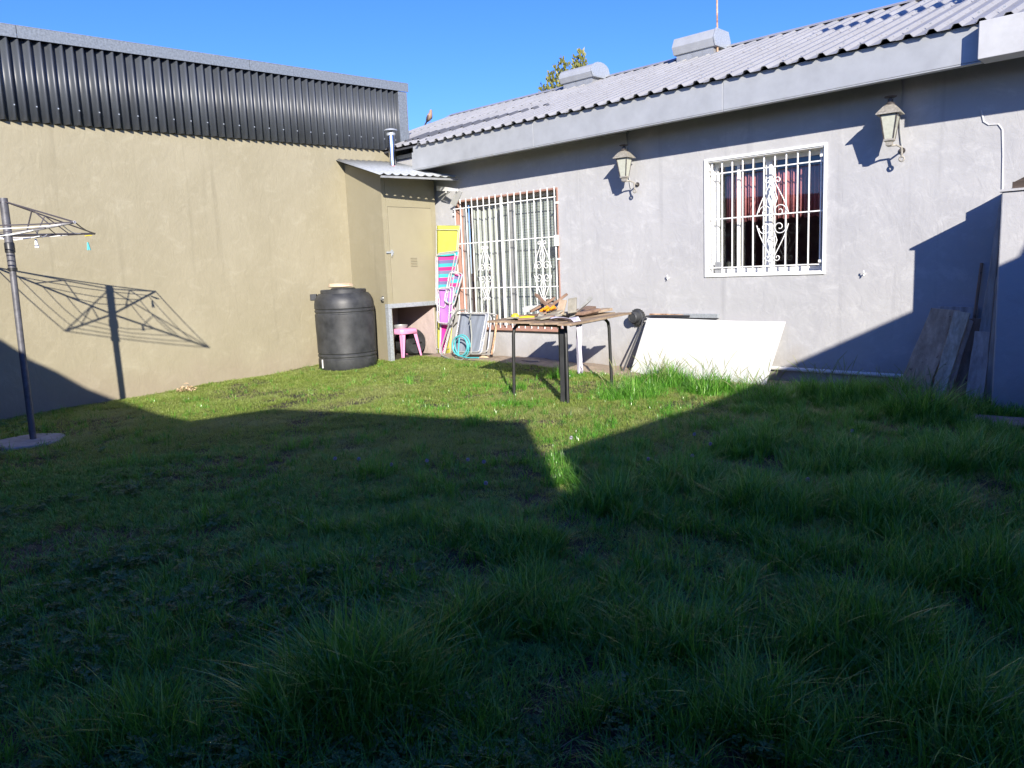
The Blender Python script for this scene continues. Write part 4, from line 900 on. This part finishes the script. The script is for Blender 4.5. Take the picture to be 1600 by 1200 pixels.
leanq((((1480, 620), (1512, 626), (1537, 497), (1509, 498)), (8.20, 8.50)), .025, 'plankd', 'dark brown plank in the middle of the leaning planks')
leanq((((1462, 600), (1521, 602), (1528, 480), (1466, 478)), (8.50, 8.575)), .02, 'plankg', 'wide grey board standing behind the brown planks, its top just showing')
leanq((((1508, 622), (1536, 627), (1548, 519), (1523, 517)), (8.10, 8.30)), .028, 'plankg', 'short silver grey plank in front of the corner')
leanq((((1514, 620), (1537, 622), (1569, 308), (1563, 308)), (8.32, 8.56)), .025, 'plankg', 'tallest weathered board reaching up the corner')
leanq((((1538, 623), (1557, 625), (1566, 433), (1556, 433)), (8.18, 8.30)), .028, 'plankg', 'tall narrow grey plank against the side of the block')
tag(MB().tube([onY(1510, 600, 8.40), onY(1522, 500, 8.52), onY(1534, 411, 8.60)], .014, 7).build('wooden_stick', MT['plankd'], smooth=True), 'thin dark stick leaning on the wall behind the planks', 'stick')
gl = thing('work_glove', (-2.75, 8.05, .02), 'dirty yellow rubber glove on the ground at the foot of the leaning planks', 'glove')
m = MB(); gc = Vector((-2.70, 8.12, .06))
m.lathe([(.02, -.02), (.055, .0), (.06, .035), (.035, .055), (.01, .06)], gc+Vector((.05, 0, 0)), 12); m.build('cuff', MT['glove'], gl, smooth=True)
for k in range(4): MB().tube([gc+Vector((.0, -.04+.025*k, .02)), gc+Vector((-.08, -.05+.03*k, .015)), gc+Vector((-.14-.01*k, -.05+.035*k, -.01))], [.02, .015, .009], 7).build('finger', MT['glove'], gl, smooth=True)
tag(MB().obox((-2.95, 8.05, .03), (.40, .06, .035), (0, 0, .1)).build('yellow_batten', MT['glove'], bevel=.006), 'yellow painted batten in the grass left of the glove', 'batten')

# ------------------------------------------------------------------ clothes dryer
pc = Vector((-8.95, 2.23, -.13)); ctr = Vector((-9.0, 2.25, 0))
cd_ = thing('rotary_clothes_dryer', pc, 'square rotary clothes dryer on a grey pole set in a concrete pad', 'clothes dryer')
zt_ = 2.31; off = [Vector((1.23, .23, 1.995)), Vector((-.45, .96, 2.0)), Vector((-1.2, -.25, 2.0)), Vector((.45, -.96, 2.0))]
pt_ = Vector((-9.02, 2.26, 0))
MB().tube([pc+Vector((0, 0, -.2)), pc+Vector((-.03, .01, .9)), pt_+Vector((0, 0, 1.62))], .031, 16).build('lower_pole', MT['grp'], cd_, smooth=True)
MB().tube([pt_+Vector((0, 0, 1.60)), pt_+Vector((0, 0, zt_))], .038, 16).build('upper_pole', MT['grp'], cd_, smooth=True)
MB().lathe([(.046, 0), (.046, .09), (.04, .1)], pt_+Vector((0, 0, 1.78)), 16).lathe([(.044, 0), (.044, .03)], pt_+Vector((0, 0, 1.60)), 16).build('collar', MT['black'], cd_, smooth=True)
tips = [pt_+o for o in off]
for i, tp in enumerate(tips):
    hub = pt_+Vector((0, 0, 1.95)); MB().tube([hub, hub.lerp(tp, .5), tp], .011 if i else .013, 8).build('arm', MT['alu'] if i == 0 else MT['wire'], cd_, smooth=True)
    top = pt_+Vector((0, 0, zt_-.03)); MB().tube([top, tp], .0075, 6).build('stay', MT['wire'], cd_)
    a = top.lerp(tp, .42); b_ = hub.lerp(tp, .30); MB().tube([a, b_], .0065, 6).tube([a, hub.lerp(tp, .68)], .0065, 6).build('strut', MT['wire'], cd_)
for lv, fr_ in enumerate((1.0, .82, .62, .42)):
    for i in range(4):
        a = tips[i]; b_ = tips[(i+1) % 4]; hub = pt_+Vector((0, 0, 1.95)); a = hub.lerp(a, fr_); b_ = hub.lerp(b_, fr_); mid = (a+b_)/2-Vector((0, 0, .018+.01*lv))
        MB().tube([a, (a+mid)/2-Vector((0, 0, .005)), mid, (b_+mid)/2-Vector((0, 0, .005)), b_], .0048 if lv else .0062, 5).build('line', MT['white'] if lv in (1, 3) else MT['wire'], cd_, smooth=True)
for i, (p, col_, lab, rr) in enumerate(((tips[1]+Vector((.06, -.12, -.03)), 'yel', 'yellow clothes peg clipped near the far corner of the dryer', 0), (tips[1]+Vector((.05, -.10, -.10)), 'teal', 'blue clothes peg hanging below the yellow one', 1), (pt_+Vector((.22, .18, 1.90)), 'white', 'white clothes peg on the line near the pole', 1))):
    t = thing('clothes_peg', p, lab, 'clothes peg', 'pegs on the dryer')
    d = Vector((.09, .02, 0)) if rr == 0 else Vector((.012, 0, -.085))
    for s_ in (-1, 1): MB().plank(p, p+d+Vector((0, s_*.012, 0)), .016, .009).build('jaw', MT[col_], t)
m = MB(); pad = []
for a in np.arange(0, 6.28, .3): pad.append((-8.93+.36*math.cos(a)*(1+.18*noise.noise(Vector((a*1.3, 0, 0)))), 2.16+.36*math.sin(a)*(1+.2*noise.noise(Vector((a*1.3, 4, 0)))), -.20))
tag(MB().prism(pad, (0, 0, .10)).build('concrete_pad', MT['concrete'], bevel=.015), 'rough concrete pad around the foot of the dryer pole', 'pad')

# ------------------------------------------------------------------ dry leaves by the beige wall
lf = MB()
for i in range(46):
    a = random.uniform(0, 6.3); r_ = random.random()**.5*.17; c = Vector((-10.55+r_*math.cos(a), 4.52+r_*math.sin(a)*.8, gz(-10.5, 4.5)+.03+random.random()*.10*(1-r_/.2)))
    q = Euler((random.uniform(-1, 1), random.uniform(-1, 1), a)).to_matrix(); s_ = random.uniform(.02, .04)
    lf.add([c+q@Vector(v) for v in ((-s_, 0, 0), (0, -s_*.5, .006), (s_, 0, 0), (0, s_*.5, .006))], [(0, 1, 2), (0, 2, 3)])
tag(lf.build('dry_leaves', MT['straw'], origin=(-10.5, 4.5, 0)), 'small heap of dry tan leaves in the grass by the beige wall', 'leaves', kind='stuff')

# ------------------------------------------------------------------ bird on the roof
bp_ = Vector((-12.2, 11.0, 0)); bq = onY(672, 196, 10.9); bz = rz(10.9)+.05
br_ = thing('bird', (bq.x, 10.9, bz), 'small brown bird perched on the left end of the roof', 'bird')
b0 = Vector((bq.x, 10.9, bz)); S_ = 1.12
body = [(-.075, -.0, .045, .010), (-.055, 0, .065, .026), (-.03, 0, .09, .042), (0, 0, .115, .050), (.02, 0, .145, .043), (.033, 0, .170, .029), (.038, 0, .190, .027), (.042, 0, .207, .026), (.042, 0, .222, .018), (.04, 0, .230, .004)]
MB().tube([b0+Vector((x*S_, y_*S_, z*S_)) for x, y_, z, r_ in body], [r_*S_ for *_, r_ in body], 14).build('body', MT['bird'], br_, smooth=True)
MB().prism([b0+Vector((x*S_, -.014, z*S_)) for x, z in ((-.05, .075), (-.075, .06), (-.15, -.01), (-.135, -.02), (-.06, .045))], (0, .028, 0)).build('tail', MT['birddk'], br_)
for sy in (-1, 1): MB().tube([b0+Vector((.02, sy*.045, .14)), b0+Vector((-.01, sy*.05, .11)), b0+Vector((-.06, sy*.03, .06)), b0+Vector((-.10, sy*.012, .03))], [.014, .026, .018, .004], 8).build('wing', MT['birddk'], br_, smooth=True)
MB().tube([b0+Vector((.064, 0, .228)), b0+Vector((.092, 0, .222))], [.007, .001], 6).build('beak', MT['black'], br_)
for sy in (-1, 1): MB().tube([b0+Vector((0, sy*.018, .07)), b0+Vector((.005, sy*.018, .0))], .004, 5).tube([b0+Vector((-.01, sy*.018, .0)), b0+Vector((.03, sy*.018, .0))], .004, 5).build('leg', MT['lampdk'], br_)

# ------------------------------------------------------------------ cypress behind the roof
ty = 16.; tr_ = thing('cypress_tree', (-13.2, ty, 0), 'olive green cypress whose top shows behind the roof', 'tree')
MB().tube([(-13.2, ty, -.1), (-13.15, ty, 3), (-13.1, ty+.05, 5.6), (-12.8, ty, 6.4)], [.22, .17, .08, .02], 10).tube([(-13.15, ty, 3.2), (-13.4, ty-.1, 5.0), (-13.75, ty, 5.9)], [.1, .06, .015], 8).tube([(-13.12, ty, 4.0), (-12.9, ty-.2, 5.4), (-12.62, ty, 6.6)], [.08, .05, .012], 8).build('trunk', MT['trunk'], tr_, smooth=True)
cr_ = MB()
spires = [(-12.55, 6.72, .26), (-12.72, 6.62, .22), (-13.02, 6.52, .24), (-13.18, 6.66, .20), (-13.38, 6.55, .24), (-13.58, 6.40, .26), (-13.85, 6.15, .28), (-12.35, 6.2, .3), (-13.0, 6.0, .5), (-13.3, 5.7, .55), (-12.7, 5.9, .5), (-13.6, 5.2, .5)]
for (sx, sz, sw) in spires:
    for k in range(420):
        t = random.random()**.8; h = 1.5*t; rr = sw*(.15+.85*min(1, h*1.3))*random.random()**.5; a = random.uniform(0, 6.3)
        c = Vector((sx+rr*math.cos(a)+.08*t, ty+rr*math.sin(a), sz-h))
        out = Vector((math.cos(a)*.5, math.sin(a)*.5, 1.0)).normalized(); L_ = random.uniform(.07, .14); wd = random.uniform(.02, .035)
        s1 = out.cross(Vector((random.uniform(-1, 1), random.uniform(-1, 1), .3))).normalized()
        cr_.add([c, c+out*L_*.5+s1*wd, c+out*L_, c+out*L_*.5-s1*wd], [(0, 1, 2, 3)])
mm = cr_.build('crown', MT['needle'], tr_)

# ------------------------------------------------------------------ what stands behind and beside the camera (casts the shade)
rb_ = thing('rear_building', (-2, -1, 0), 'low dark building behind the viewer with a sloping top', 'building')
ZT = [(-10.8, 3.05), (-6.68, 2.90), (-6.38, 2.82), (-6.36, 2.79), (-6.01, 2.77), (-5.62, 2.70), (-4.94, 2.70), (-3.62, 2.62), (-2.84, 2.63), (-2.21, 2.91), (-1.56, 3.18), (1.07, 3.51), (2.60, 3.71)]
m = MB()
m.prism([(x, -1, 1.2) for x in (-10.8, 2.60)][:1]+[(2.48, -1, 1.2), (2.48, -1, 2.72), (2.47, -1, 2.9), (2.57, -1, 3.38)]+[(x, -1, z) for x, z in reversed(ZT)], (0, -.15, 0)); m.build('upper_wall', MT['redsheet'], rb_)
MB().box((-10.8, -1.15, -.3), (2.48, -1.0, 1.198)).build('lower_wall', MT['rearw'], rb_)
MB().prism([(-1.5, -1.16, 3.1), (2.6, -1.16, 3.6), (2.6, -1.16, 3.55), (-1.5, -1.16, 3.05)], (0, -4, -.9)).build('roof', MT['zinc'], rb_)
MB().box((2.39, -5, -.3), (2.44, -1.16, 2.6)).build('side_wall', MT['rearw'], rb_)
sw = thing('side_wall', (1.6, 4, 0), 'plain rendered boundary wall on the right outside the picture', 'wall')
MB().prism([(1.5, 0.0, -.3), (1.5, 7.84, -.3), (1.5, 7.84, 2.98), (1.5, 5.4, 2.95), (1.5, 5.35, 2.83), (1.5, 3.9, 2.84), (1.5, 3.7, 2.74), (1.5, 2.3, 2.68), (1.5, 0.0, 2.66)], (.15, 0, 0)).build('wall', MT['rearw'], sw)
MB().prism([(2.38, -.995, -.3), (4.2, -.995, -.3), (4.2, -.995, 3.3), (2.85, -.995, 3.3), (2.63, -.995, 2.95), (2.52, -.995, 2.74), (2.485, -.995, 2.70), (2.38, -.995, 2.70)], (0, .1, 0)).build('gate_wall', MT['rearw'], sw)
pb = thing('added_shadow_beam', (1.8, 7.2, 0), 'added timber beam on a post outside the picture, shading a band of the roof', 'beam')  # unseen beam, added only to throw the shadow band on the roof
MB().box((1.7, 7.1, -.3), (1.85, 7.25, 5.72)).build('post', MT['plankd'], pb); MB().plank((-1.06, 7.80, 5.88), (1.85, 7.2, 5.78), .10, .26).build('beam', MT['plankd'], pb)  # post and beam are both added, unseen, only to cast the roof shadow

# ------------------------------------------------------------------ grass
def blade(mb, base, h, wd, lean_, az, n=4, curl=1.):
    d = Vector((math.cos(az), math.sin(az), 0)); s_ = Vector((-math.sin(az), math.cos(az), 0)); vs = []; fs = []
    for i in range(n+1):
        t = i/n; p = Vector(base)+Vector((0, 0, h*(t-.30*curl*lean_*t*t)))+d*(lean_*h*t**1.9); ww = wd*(1-t**1.6)*.5+.0002
        if i < n: vs += [p-s_*ww, p+s_*ww]
        else: vs.append(p)
    for i in range(n-1): fs.append((2*i, 2*i+1, 2*i+3, 2*i+2))
    fs.append((2*n-2, 2*n-1, 2*n)); mb.add(vs, fs)
def tuft(name, nbl, rad, h0, h1, wd, lean0, lean1, mt_, n=4):
    m = MB()
    for i in range(nbl):
        a = random.uniform(0, 6.3); r_ = rad*random.random()**.5; az = a+random.uniform(-1.2, 1.2)
        blade(m, (r_*math.cos(a), r_*math.sin(a), -.01), random.uniform(h0, h1), wd*random.uniform(.7, 1.2), random.uniform(lean0, lean1), az, n)
    o = bpy.data.objects.new(name, m.mesh(name, mt_)); return o
def clover(name, k, mt_):
    m = MB()
    for i in range(k):
        a = random.uniform(0, 6.3); r_ = .045*random.random()**.5; h = random.uniform(.02, .05); c = Vector((r_*math.cos(a), r_*math.sin(a), h)); s_ = random.uniform(.009, .014)
        tl = Euler((random.uniform(-.5, .5), random.uniform(-.5, .5), a)).to_matrix()
        for j in range(3):
            b = j*2.094; d = Vector((math.cos(b), math.sin(b), 0)); e = Vector((-math.sin(b), math.cos(b), 0))
            P = [Vector((0, 0, 0)), d*s_*.7-e*s_*.55+Vector((0, 0, .002)), d*s_*1.25-e*s_*.35+Vector((0, 0, .003)), d*s_*1.15, d*s_*1.25+e*s_*.35+Vector((0, 0, .003)), d*s_*.7+e*s_*.55+Vector((0, 0, .002))]
            m.add([c+tl@p for p in P], [(0, 1, 2, 3), (0, 3, 4, 5)])
        m.add([c, c+Vector((.0012, 0, 0)), Vector((c.x+.0012, c.y, -.01)), Vector((c.x, c.y, -.01))], [(0, 1, 2, 3)])
    return bpy.data.objects.new(name, m.mesh(name, mt_))
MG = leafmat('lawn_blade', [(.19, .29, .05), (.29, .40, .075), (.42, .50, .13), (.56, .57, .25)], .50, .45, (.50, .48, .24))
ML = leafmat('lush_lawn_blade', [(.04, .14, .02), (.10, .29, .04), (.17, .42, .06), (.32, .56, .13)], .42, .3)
MTall = leafmat('tall_blade', [(.03, .12, .014), (.10, .30, .03), (.18, .45, .055), (.42, .66, .16)], .42, .26)
MCl = leafmat('clover_leaf', [(.06, .14, .035), (.09, .19, .045), (.13, .25, .07)], .2, .5)
MDr = leafmat('dry_blade', [(.26, .21, .11), (.42, .34, .19)], .2, .7)
short = [tuft('src_lawn', 16, .04, .015, .04, .0032, .2, 1.1, MG, 3) for i in range(5)]
medium = [tuft('src_medium', 12, .045, .05, .15, .0062, .2, 1.1, MTall, 5) for i in range(5)]
tall = [tuft('src_tall', 17, .065, .10, .33, .0075, .2, 1.0, MTall, 7) for i in range(5)]
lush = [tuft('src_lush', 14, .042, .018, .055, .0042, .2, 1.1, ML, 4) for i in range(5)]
clov = [clover('src_clover', 12, MCl) for i in range(4)]
dry = [tuft('src_dry', 7, .04, .02, .06, .0025, .8, 1.6, MDr, 3) for i in range(3)]

def scatter(name, pts, scl, srcs, label, cat):
    n = len(pts); me = bpy.data.meshes.new(name); me.vertices.add(n); me.vertices.foreach_set('co', np.asarray(pts, dtype=np.float32).ravel())
    a = me.attributes.new('scl', 'FLOAT_VECTOR', 'POINT'); a.data.foreach_set('vector', np.asarray(scl, dtype=np.float32).ravel())
    rot = np.stack([rng.normal(0, .10, n), rng.normal(0, .10, n), rng.uniform(0, 6.283, n)], 1).astype(np.float32)
    a = me.attributes.new('rot', 'FLOAT_VECTOR', 'POINT'); a.data.foreach_set('vector', rot.ravel())
    a = me.attributes.new('pick', 'INT', 'POINT'); a.data.foreach_set('value', rng.integers(0, len(srcs), n).astype(np.int32))
    o = bpy.data.objects.new(name, me); COL.objects.link(o)
    ng = bpy.data.node_groups.new(name, 'GeometryNodeTree'); ng.interface.new_socket('Geometry', in_out='INPUT', socket_type='NodeSocketGeometry'); ng.interface.new_socket('Geometry', in_out='OUTPUT', socket_type='NodeSocketGeometry')
    N = ng.nodes; L = ng.links; gi = N.new('NodeGroupInput'); go = N.new('NodeGroupOutput'); iop = N.new('GeometryNodeInstanceOnPoints'); jn = N.new('GeometryNodeJoinGeometry')
    for s_ in srcs:
        oi = N.new('GeometryNodeObjectInfo'); oi.inputs['Object'].default_value = s_; oi.inputs['As Instance'].default_value = True; L.new(oi.outputs['Geometry'], jn.inputs[0])
    L.new(gi.outputs[0], iop.inputs['Points']); L.new(jn.outputs[0], iop.inputs['Instance']); iop.inputs['Pick Instance'].default_value = True
    def at(nm, ty_):
        q_ = N.new('GeometryNodeInputNamedAttribute'); q_.data_type = ty_; q_.inputs[0].default_value = nm; return q_
    L.new(at('pick', 'INT').outputs['Attribute'], iop.inputs['Instance Index']); 
    e2r = N.new('FunctionNodeEulerToRotation'); L.new(at('rot', 'FLOAT_VECTOR').outputs['Attribute'], e2r.inputs[0]); L.new(e2r.outputs[0], iop.inputs['Rotation'])
    L.new(at('scl', 'FLOAT_VECTOR').outputs['Attribute'], iop.inputs['Scale']); L.new(iop.outputs[0], go.inputs[0])
    md = o.modifiers.new('scatter', 'NODES'); md.node_group = ng
    return tag(o, label, cat, kind='stuff')

XL, XR, YB, YT = XB+.02, 1.4, .2, 8.58
def visible(P):      # keep what the yard view, with a generous margin either side, can see
    q = P-np.array([0, 0, EYE]); c = np.outer(q[:, 0], VX)+np.outer(q[:, 1], VY)+np.outer(q[:, 2], VU)
    z = c[:, 2]; u = CXP+FPX*c[:, 0]/np.maximum(z, .1); v = CYP+FPX*c[:, 1]/np.maximum(z, .1)
    return (z > .3) & (u > -330) & (u < 1930) & (v < 1420)
def nz(P, s_, o=0): return np.array([noise.noise(Vector((x*s_, y*s_, o))) for x, y in P[:, :2]])
GZN = {}
def sample(n):
    P = np.zeros((n, 3)); P[:, 0] = rng.uniform(XL, XR, n); P[:, 1] = rng.uniform(YB, YT, n); P = P[visible(P)]
    return P
def blocked(P):
    b = (P[:, 1] > 8.05+.35*(P[:, 0] > -5.6)) & (P[:, 0] < -4.2)                          # dirt strip
    b |= (P[:, 0] < XS+.0) & (P[:, 1] > 7.5) | ((P[:, 0]-dc.x)**2+(P[:, 1]-dc.y)**2 < .45**2)
    b |= ((P[:, 0]+8.93)**2+(P[:, 1]-2.16)**2 < .30**2)
    b |= (P[:, 0] > PX) & (P[:, 1] > PY) | (((P[:, 0]+1.42)/.27)**2+((P[:, 1]-7.33)/.18)**2 < 1)
    return b
def setz(P):
    for i in range(len(P)): P[i, 2] = gz(P[i, 0], P[i, 1])
    return P
# tussocks measured in the photograph: px, py, radius, strength
TUS = [(560, 1090, .30, 1.0), (480, 1120, .22, .8), (640, 1060, .2, .7), (820, 850, .16, .45), (1040, 600, .32, .85), (1110, 612, .28, .8), (1165, 615, .2, .6), (1330, 625, .35, .8), (1440, 650, .30, 1.0), (1400, 630, .3, .9), (1500, 640, .22, .6), (880, 590, .16, .5),
       (980, 620, .3, .6), (1200, 630, .22, .7), (1270, 620, .25, .7), (520, 830, .1, .35), (330, 815, .14, .4), (200, 725, .12, .35), (740, 665, .10, .5), (930, 710, .10, .4), (1400, 800, .4, .6), (1200, 790, .35, .6), (1050, 760, .3, .5), (950, 790, .25, .5),
       (1550, 900, .4, .6), (1350, 1000, .3, .6), (1050, 1000, .25, .45), (850, 960, .22, .45), (700, 990, .2, .5), (200, 1150, .2, .5), (1200, 1120, .25, .5), (1500, 1130, .3, .6), (640, 600, .14, .35), (500, 565, .12, .5), (470, 700, .14, .3), (590, 740, .16, .35), (800, 610, .12, .4), (1180, 700, .3, .5), (1500, 720, .4, .6), (1320, 720, .35, .55)]
TUSG = [(G(a, b), c, d) for a, b, c, d in TUS]
def tusk(P):
    v = np.zeros(len(P))
    for g_, r_, s_ in TUSG: d2 = ((P[:, 0]-g_.x)**2+(P[:, 1]-g_.y)**2)/(r_*r_); v = np.maximum(v, s_*np.exp(-d2*1.1))
    return v
def rough(P):   # the unmown right-hand side
    return np.clip((P[:, 0]+4.6-.12*(P[:, 1]-4))/1.6, 0, 1)*np.clip((P[:, 1]+1)/3, .4, 1)
P = sample(150000); P = P[~blocked(P)]; bare = nz(P, .9, 2)+.5*nz(P, 3, 7); P = P[(bare < .2) | (rng.random(len(P)) < .25)]; setz(P)
s0_ = rng.uniform(.6, 1.25, len(P)); dist = np.hypot(P[:, 0], P[:, 1]); hs_ = s0_*(1+.45*nz(P, 1.6, 4)); ws_ = 1+.06*dist
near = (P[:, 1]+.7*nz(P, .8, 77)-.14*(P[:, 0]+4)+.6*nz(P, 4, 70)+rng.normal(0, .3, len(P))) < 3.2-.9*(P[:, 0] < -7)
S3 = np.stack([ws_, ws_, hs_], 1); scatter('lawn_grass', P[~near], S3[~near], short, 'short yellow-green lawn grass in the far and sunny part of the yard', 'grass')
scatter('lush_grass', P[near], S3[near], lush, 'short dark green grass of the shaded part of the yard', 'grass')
P = sample(110000); P = P[~blocked(P)]; cl_ = np.clip(nz(P, 2.3, 9)*5-.15, 0, 1); k = .05+.95*rough(P)*cl_+.9*tusk(P)+.6*np.clip(nz(P, 1.1, 21)*3-.35, 0, 1)*cl_
k[(P[:, 0] < -7) & (P[:, 1] > 3)] *= .25; P = P[rng.random(len(P)) < k*.75]; setz(P); s0_ = rng.uniform(.55, 1.2, len(P))*(.75+.5*tusk(P)+.25*rough(P))
scatter('medium_grass', P, np.stack([s0_, s0_, s0_], 1), medium, 'ankle-high green grass in loose clumps', 'grass')
P = sample(120000); P = P[~blocked(P)]; k = 1.1*tusk(P)**1.3+.50*rough(P)*np.clip(nz(P, 2.3, 31)*3-.3, 0, 1)+.10*np.clip(nz(P, 1.9, 61)*3-.7, 0, 1)*(P[:, 1] < 4); P = P[rng.random(len(P)) < k*.7]; setz(P)
s0_ = rng.uniform(.4, 1.1, len(P))*(.62+.72*np.clip(tusk(P), 0, 1)); scatter('tall_grass', P, np.stack([s0_, s0_, s0_], 1), tall, 'tall unmown grass tussocks along the wall and in the foreground', 'grass')
stalks = []
for q_ in range(3):
    m = MB()
    for i in range(4):
        a = random.uniform(0, 6.3); b0_ = Vector((.05*math.cos(a), .05*math.sin(a), 0)); h = random.uniform(.28, .46); ln = random.uniform(.05, .28); pts = [b0_+Vector((math.cos(a)*ln*t*t, math.sin(a)*ln*t*t, h*(t-.12*t*t*ln*3))) for t in np.linspace(0, 1, 6)]
        m.tube(pts, [.0016, .0015, .0014, .0013, .0042, .0012], 4)
    stalks.append(bpy.data.objects.new('src_stalk', m.mesh('src_stalk', leafmat('stalk', [(.16, .24, .06), (.34, .34, .16)], .2, .6))))
P = sample(60000); P = P[~blocked(P)]; k = .40*tusk(P)**2*(P[:, 1] > 6.6); P = P[rng.random(len(P)) < k*.35]; setz(P); s0_ = rng.uniform(.6, 1.1, len(P))
scatter('seed_stalks', P, np.stack([s0_, s0_, s0_], 1), stalks, 'thin grass seed stalks standing above the tall tussocks', 'grass')
P = sample(90000); k = np.clip(nz(P, .9, 50)*2.2+.35, 0, 1)*np.clip((2.6-P[:, 1])/1.5, 0, 1)*np.clip((-P[:, 0]-.0)/1.5, .35, 1)*.35; P = P[(rng.random(len(P)) < k) & ~blocked(P)]; setz(P)
s0_ = rng.uniform(.7, 1.3, len(P)); scatter('clover', P, np.stack([s0_, s0_, s0_], 1), clov, 'low clover patches in the shaded foreground', 'clover')
P = sample(15000); P = P[~blocked(P)]; k = np.clip(nz(P, .9, 2)*2.5-.1, 0, 1); P = P[rng.random(len(P)) < k]; setz(P); s0_ = rng.uniform(.7, 1.4, len(P))
scatter('dry_grass', P, np.stack([s0_, s0_, s0_], 1), dry, 'dead straw-coloured grass in the thin patches', 'grass')

# dandelion clocks
DN = [(1013, 740, .05), (732, 738, .09), (668, 737, .09), (612, 741, .08), (757, 744, .09), (1110, 713, .06), (1331, 690, .08), (1082, 728, .06), (893, 704, .06), (525, 735, .08), (1262, 770, .08), (760, 772, .08), (562, 738, .08), (1085, 697, .06)]
dl = None
for i, (a, b_, h) in enumerate(DN):
    p = G(a, b_); 
    if dl is None:
        dl = thing('dandelion_clock', p, 'white dandelion seed head in the shaded grass', 'dandelion', 'dandelion clocks in the grass')
        MB().tube([p, p+Vector((.004, 0, .05)), p+Vector((.0, .003, .10))], .0018, 5).build('stem', MTall, dl)
        m = MB(); c = p+Vector((0, 0, .105))
        for k in range(90):
            z = 1-2*(k+.5)/90; r_ = math.sqrt(1-z*z); a_ = k*2.39996; d = Vector((r_*math.cos(a_), r_*math.sin(a_), z)); e = d.cross(Vector((.3, .2, 1))).normalized()
            m.add([c, c+d*.013+e*.004, c+d*.014-e*.004], [(0, 1, 2)])
        m.build('seed_head', MT['cloth'], dl)
    else: c_ = tree_copy(dl); c_.location = p+Vector((0, 0, -.01*(i % 4)))
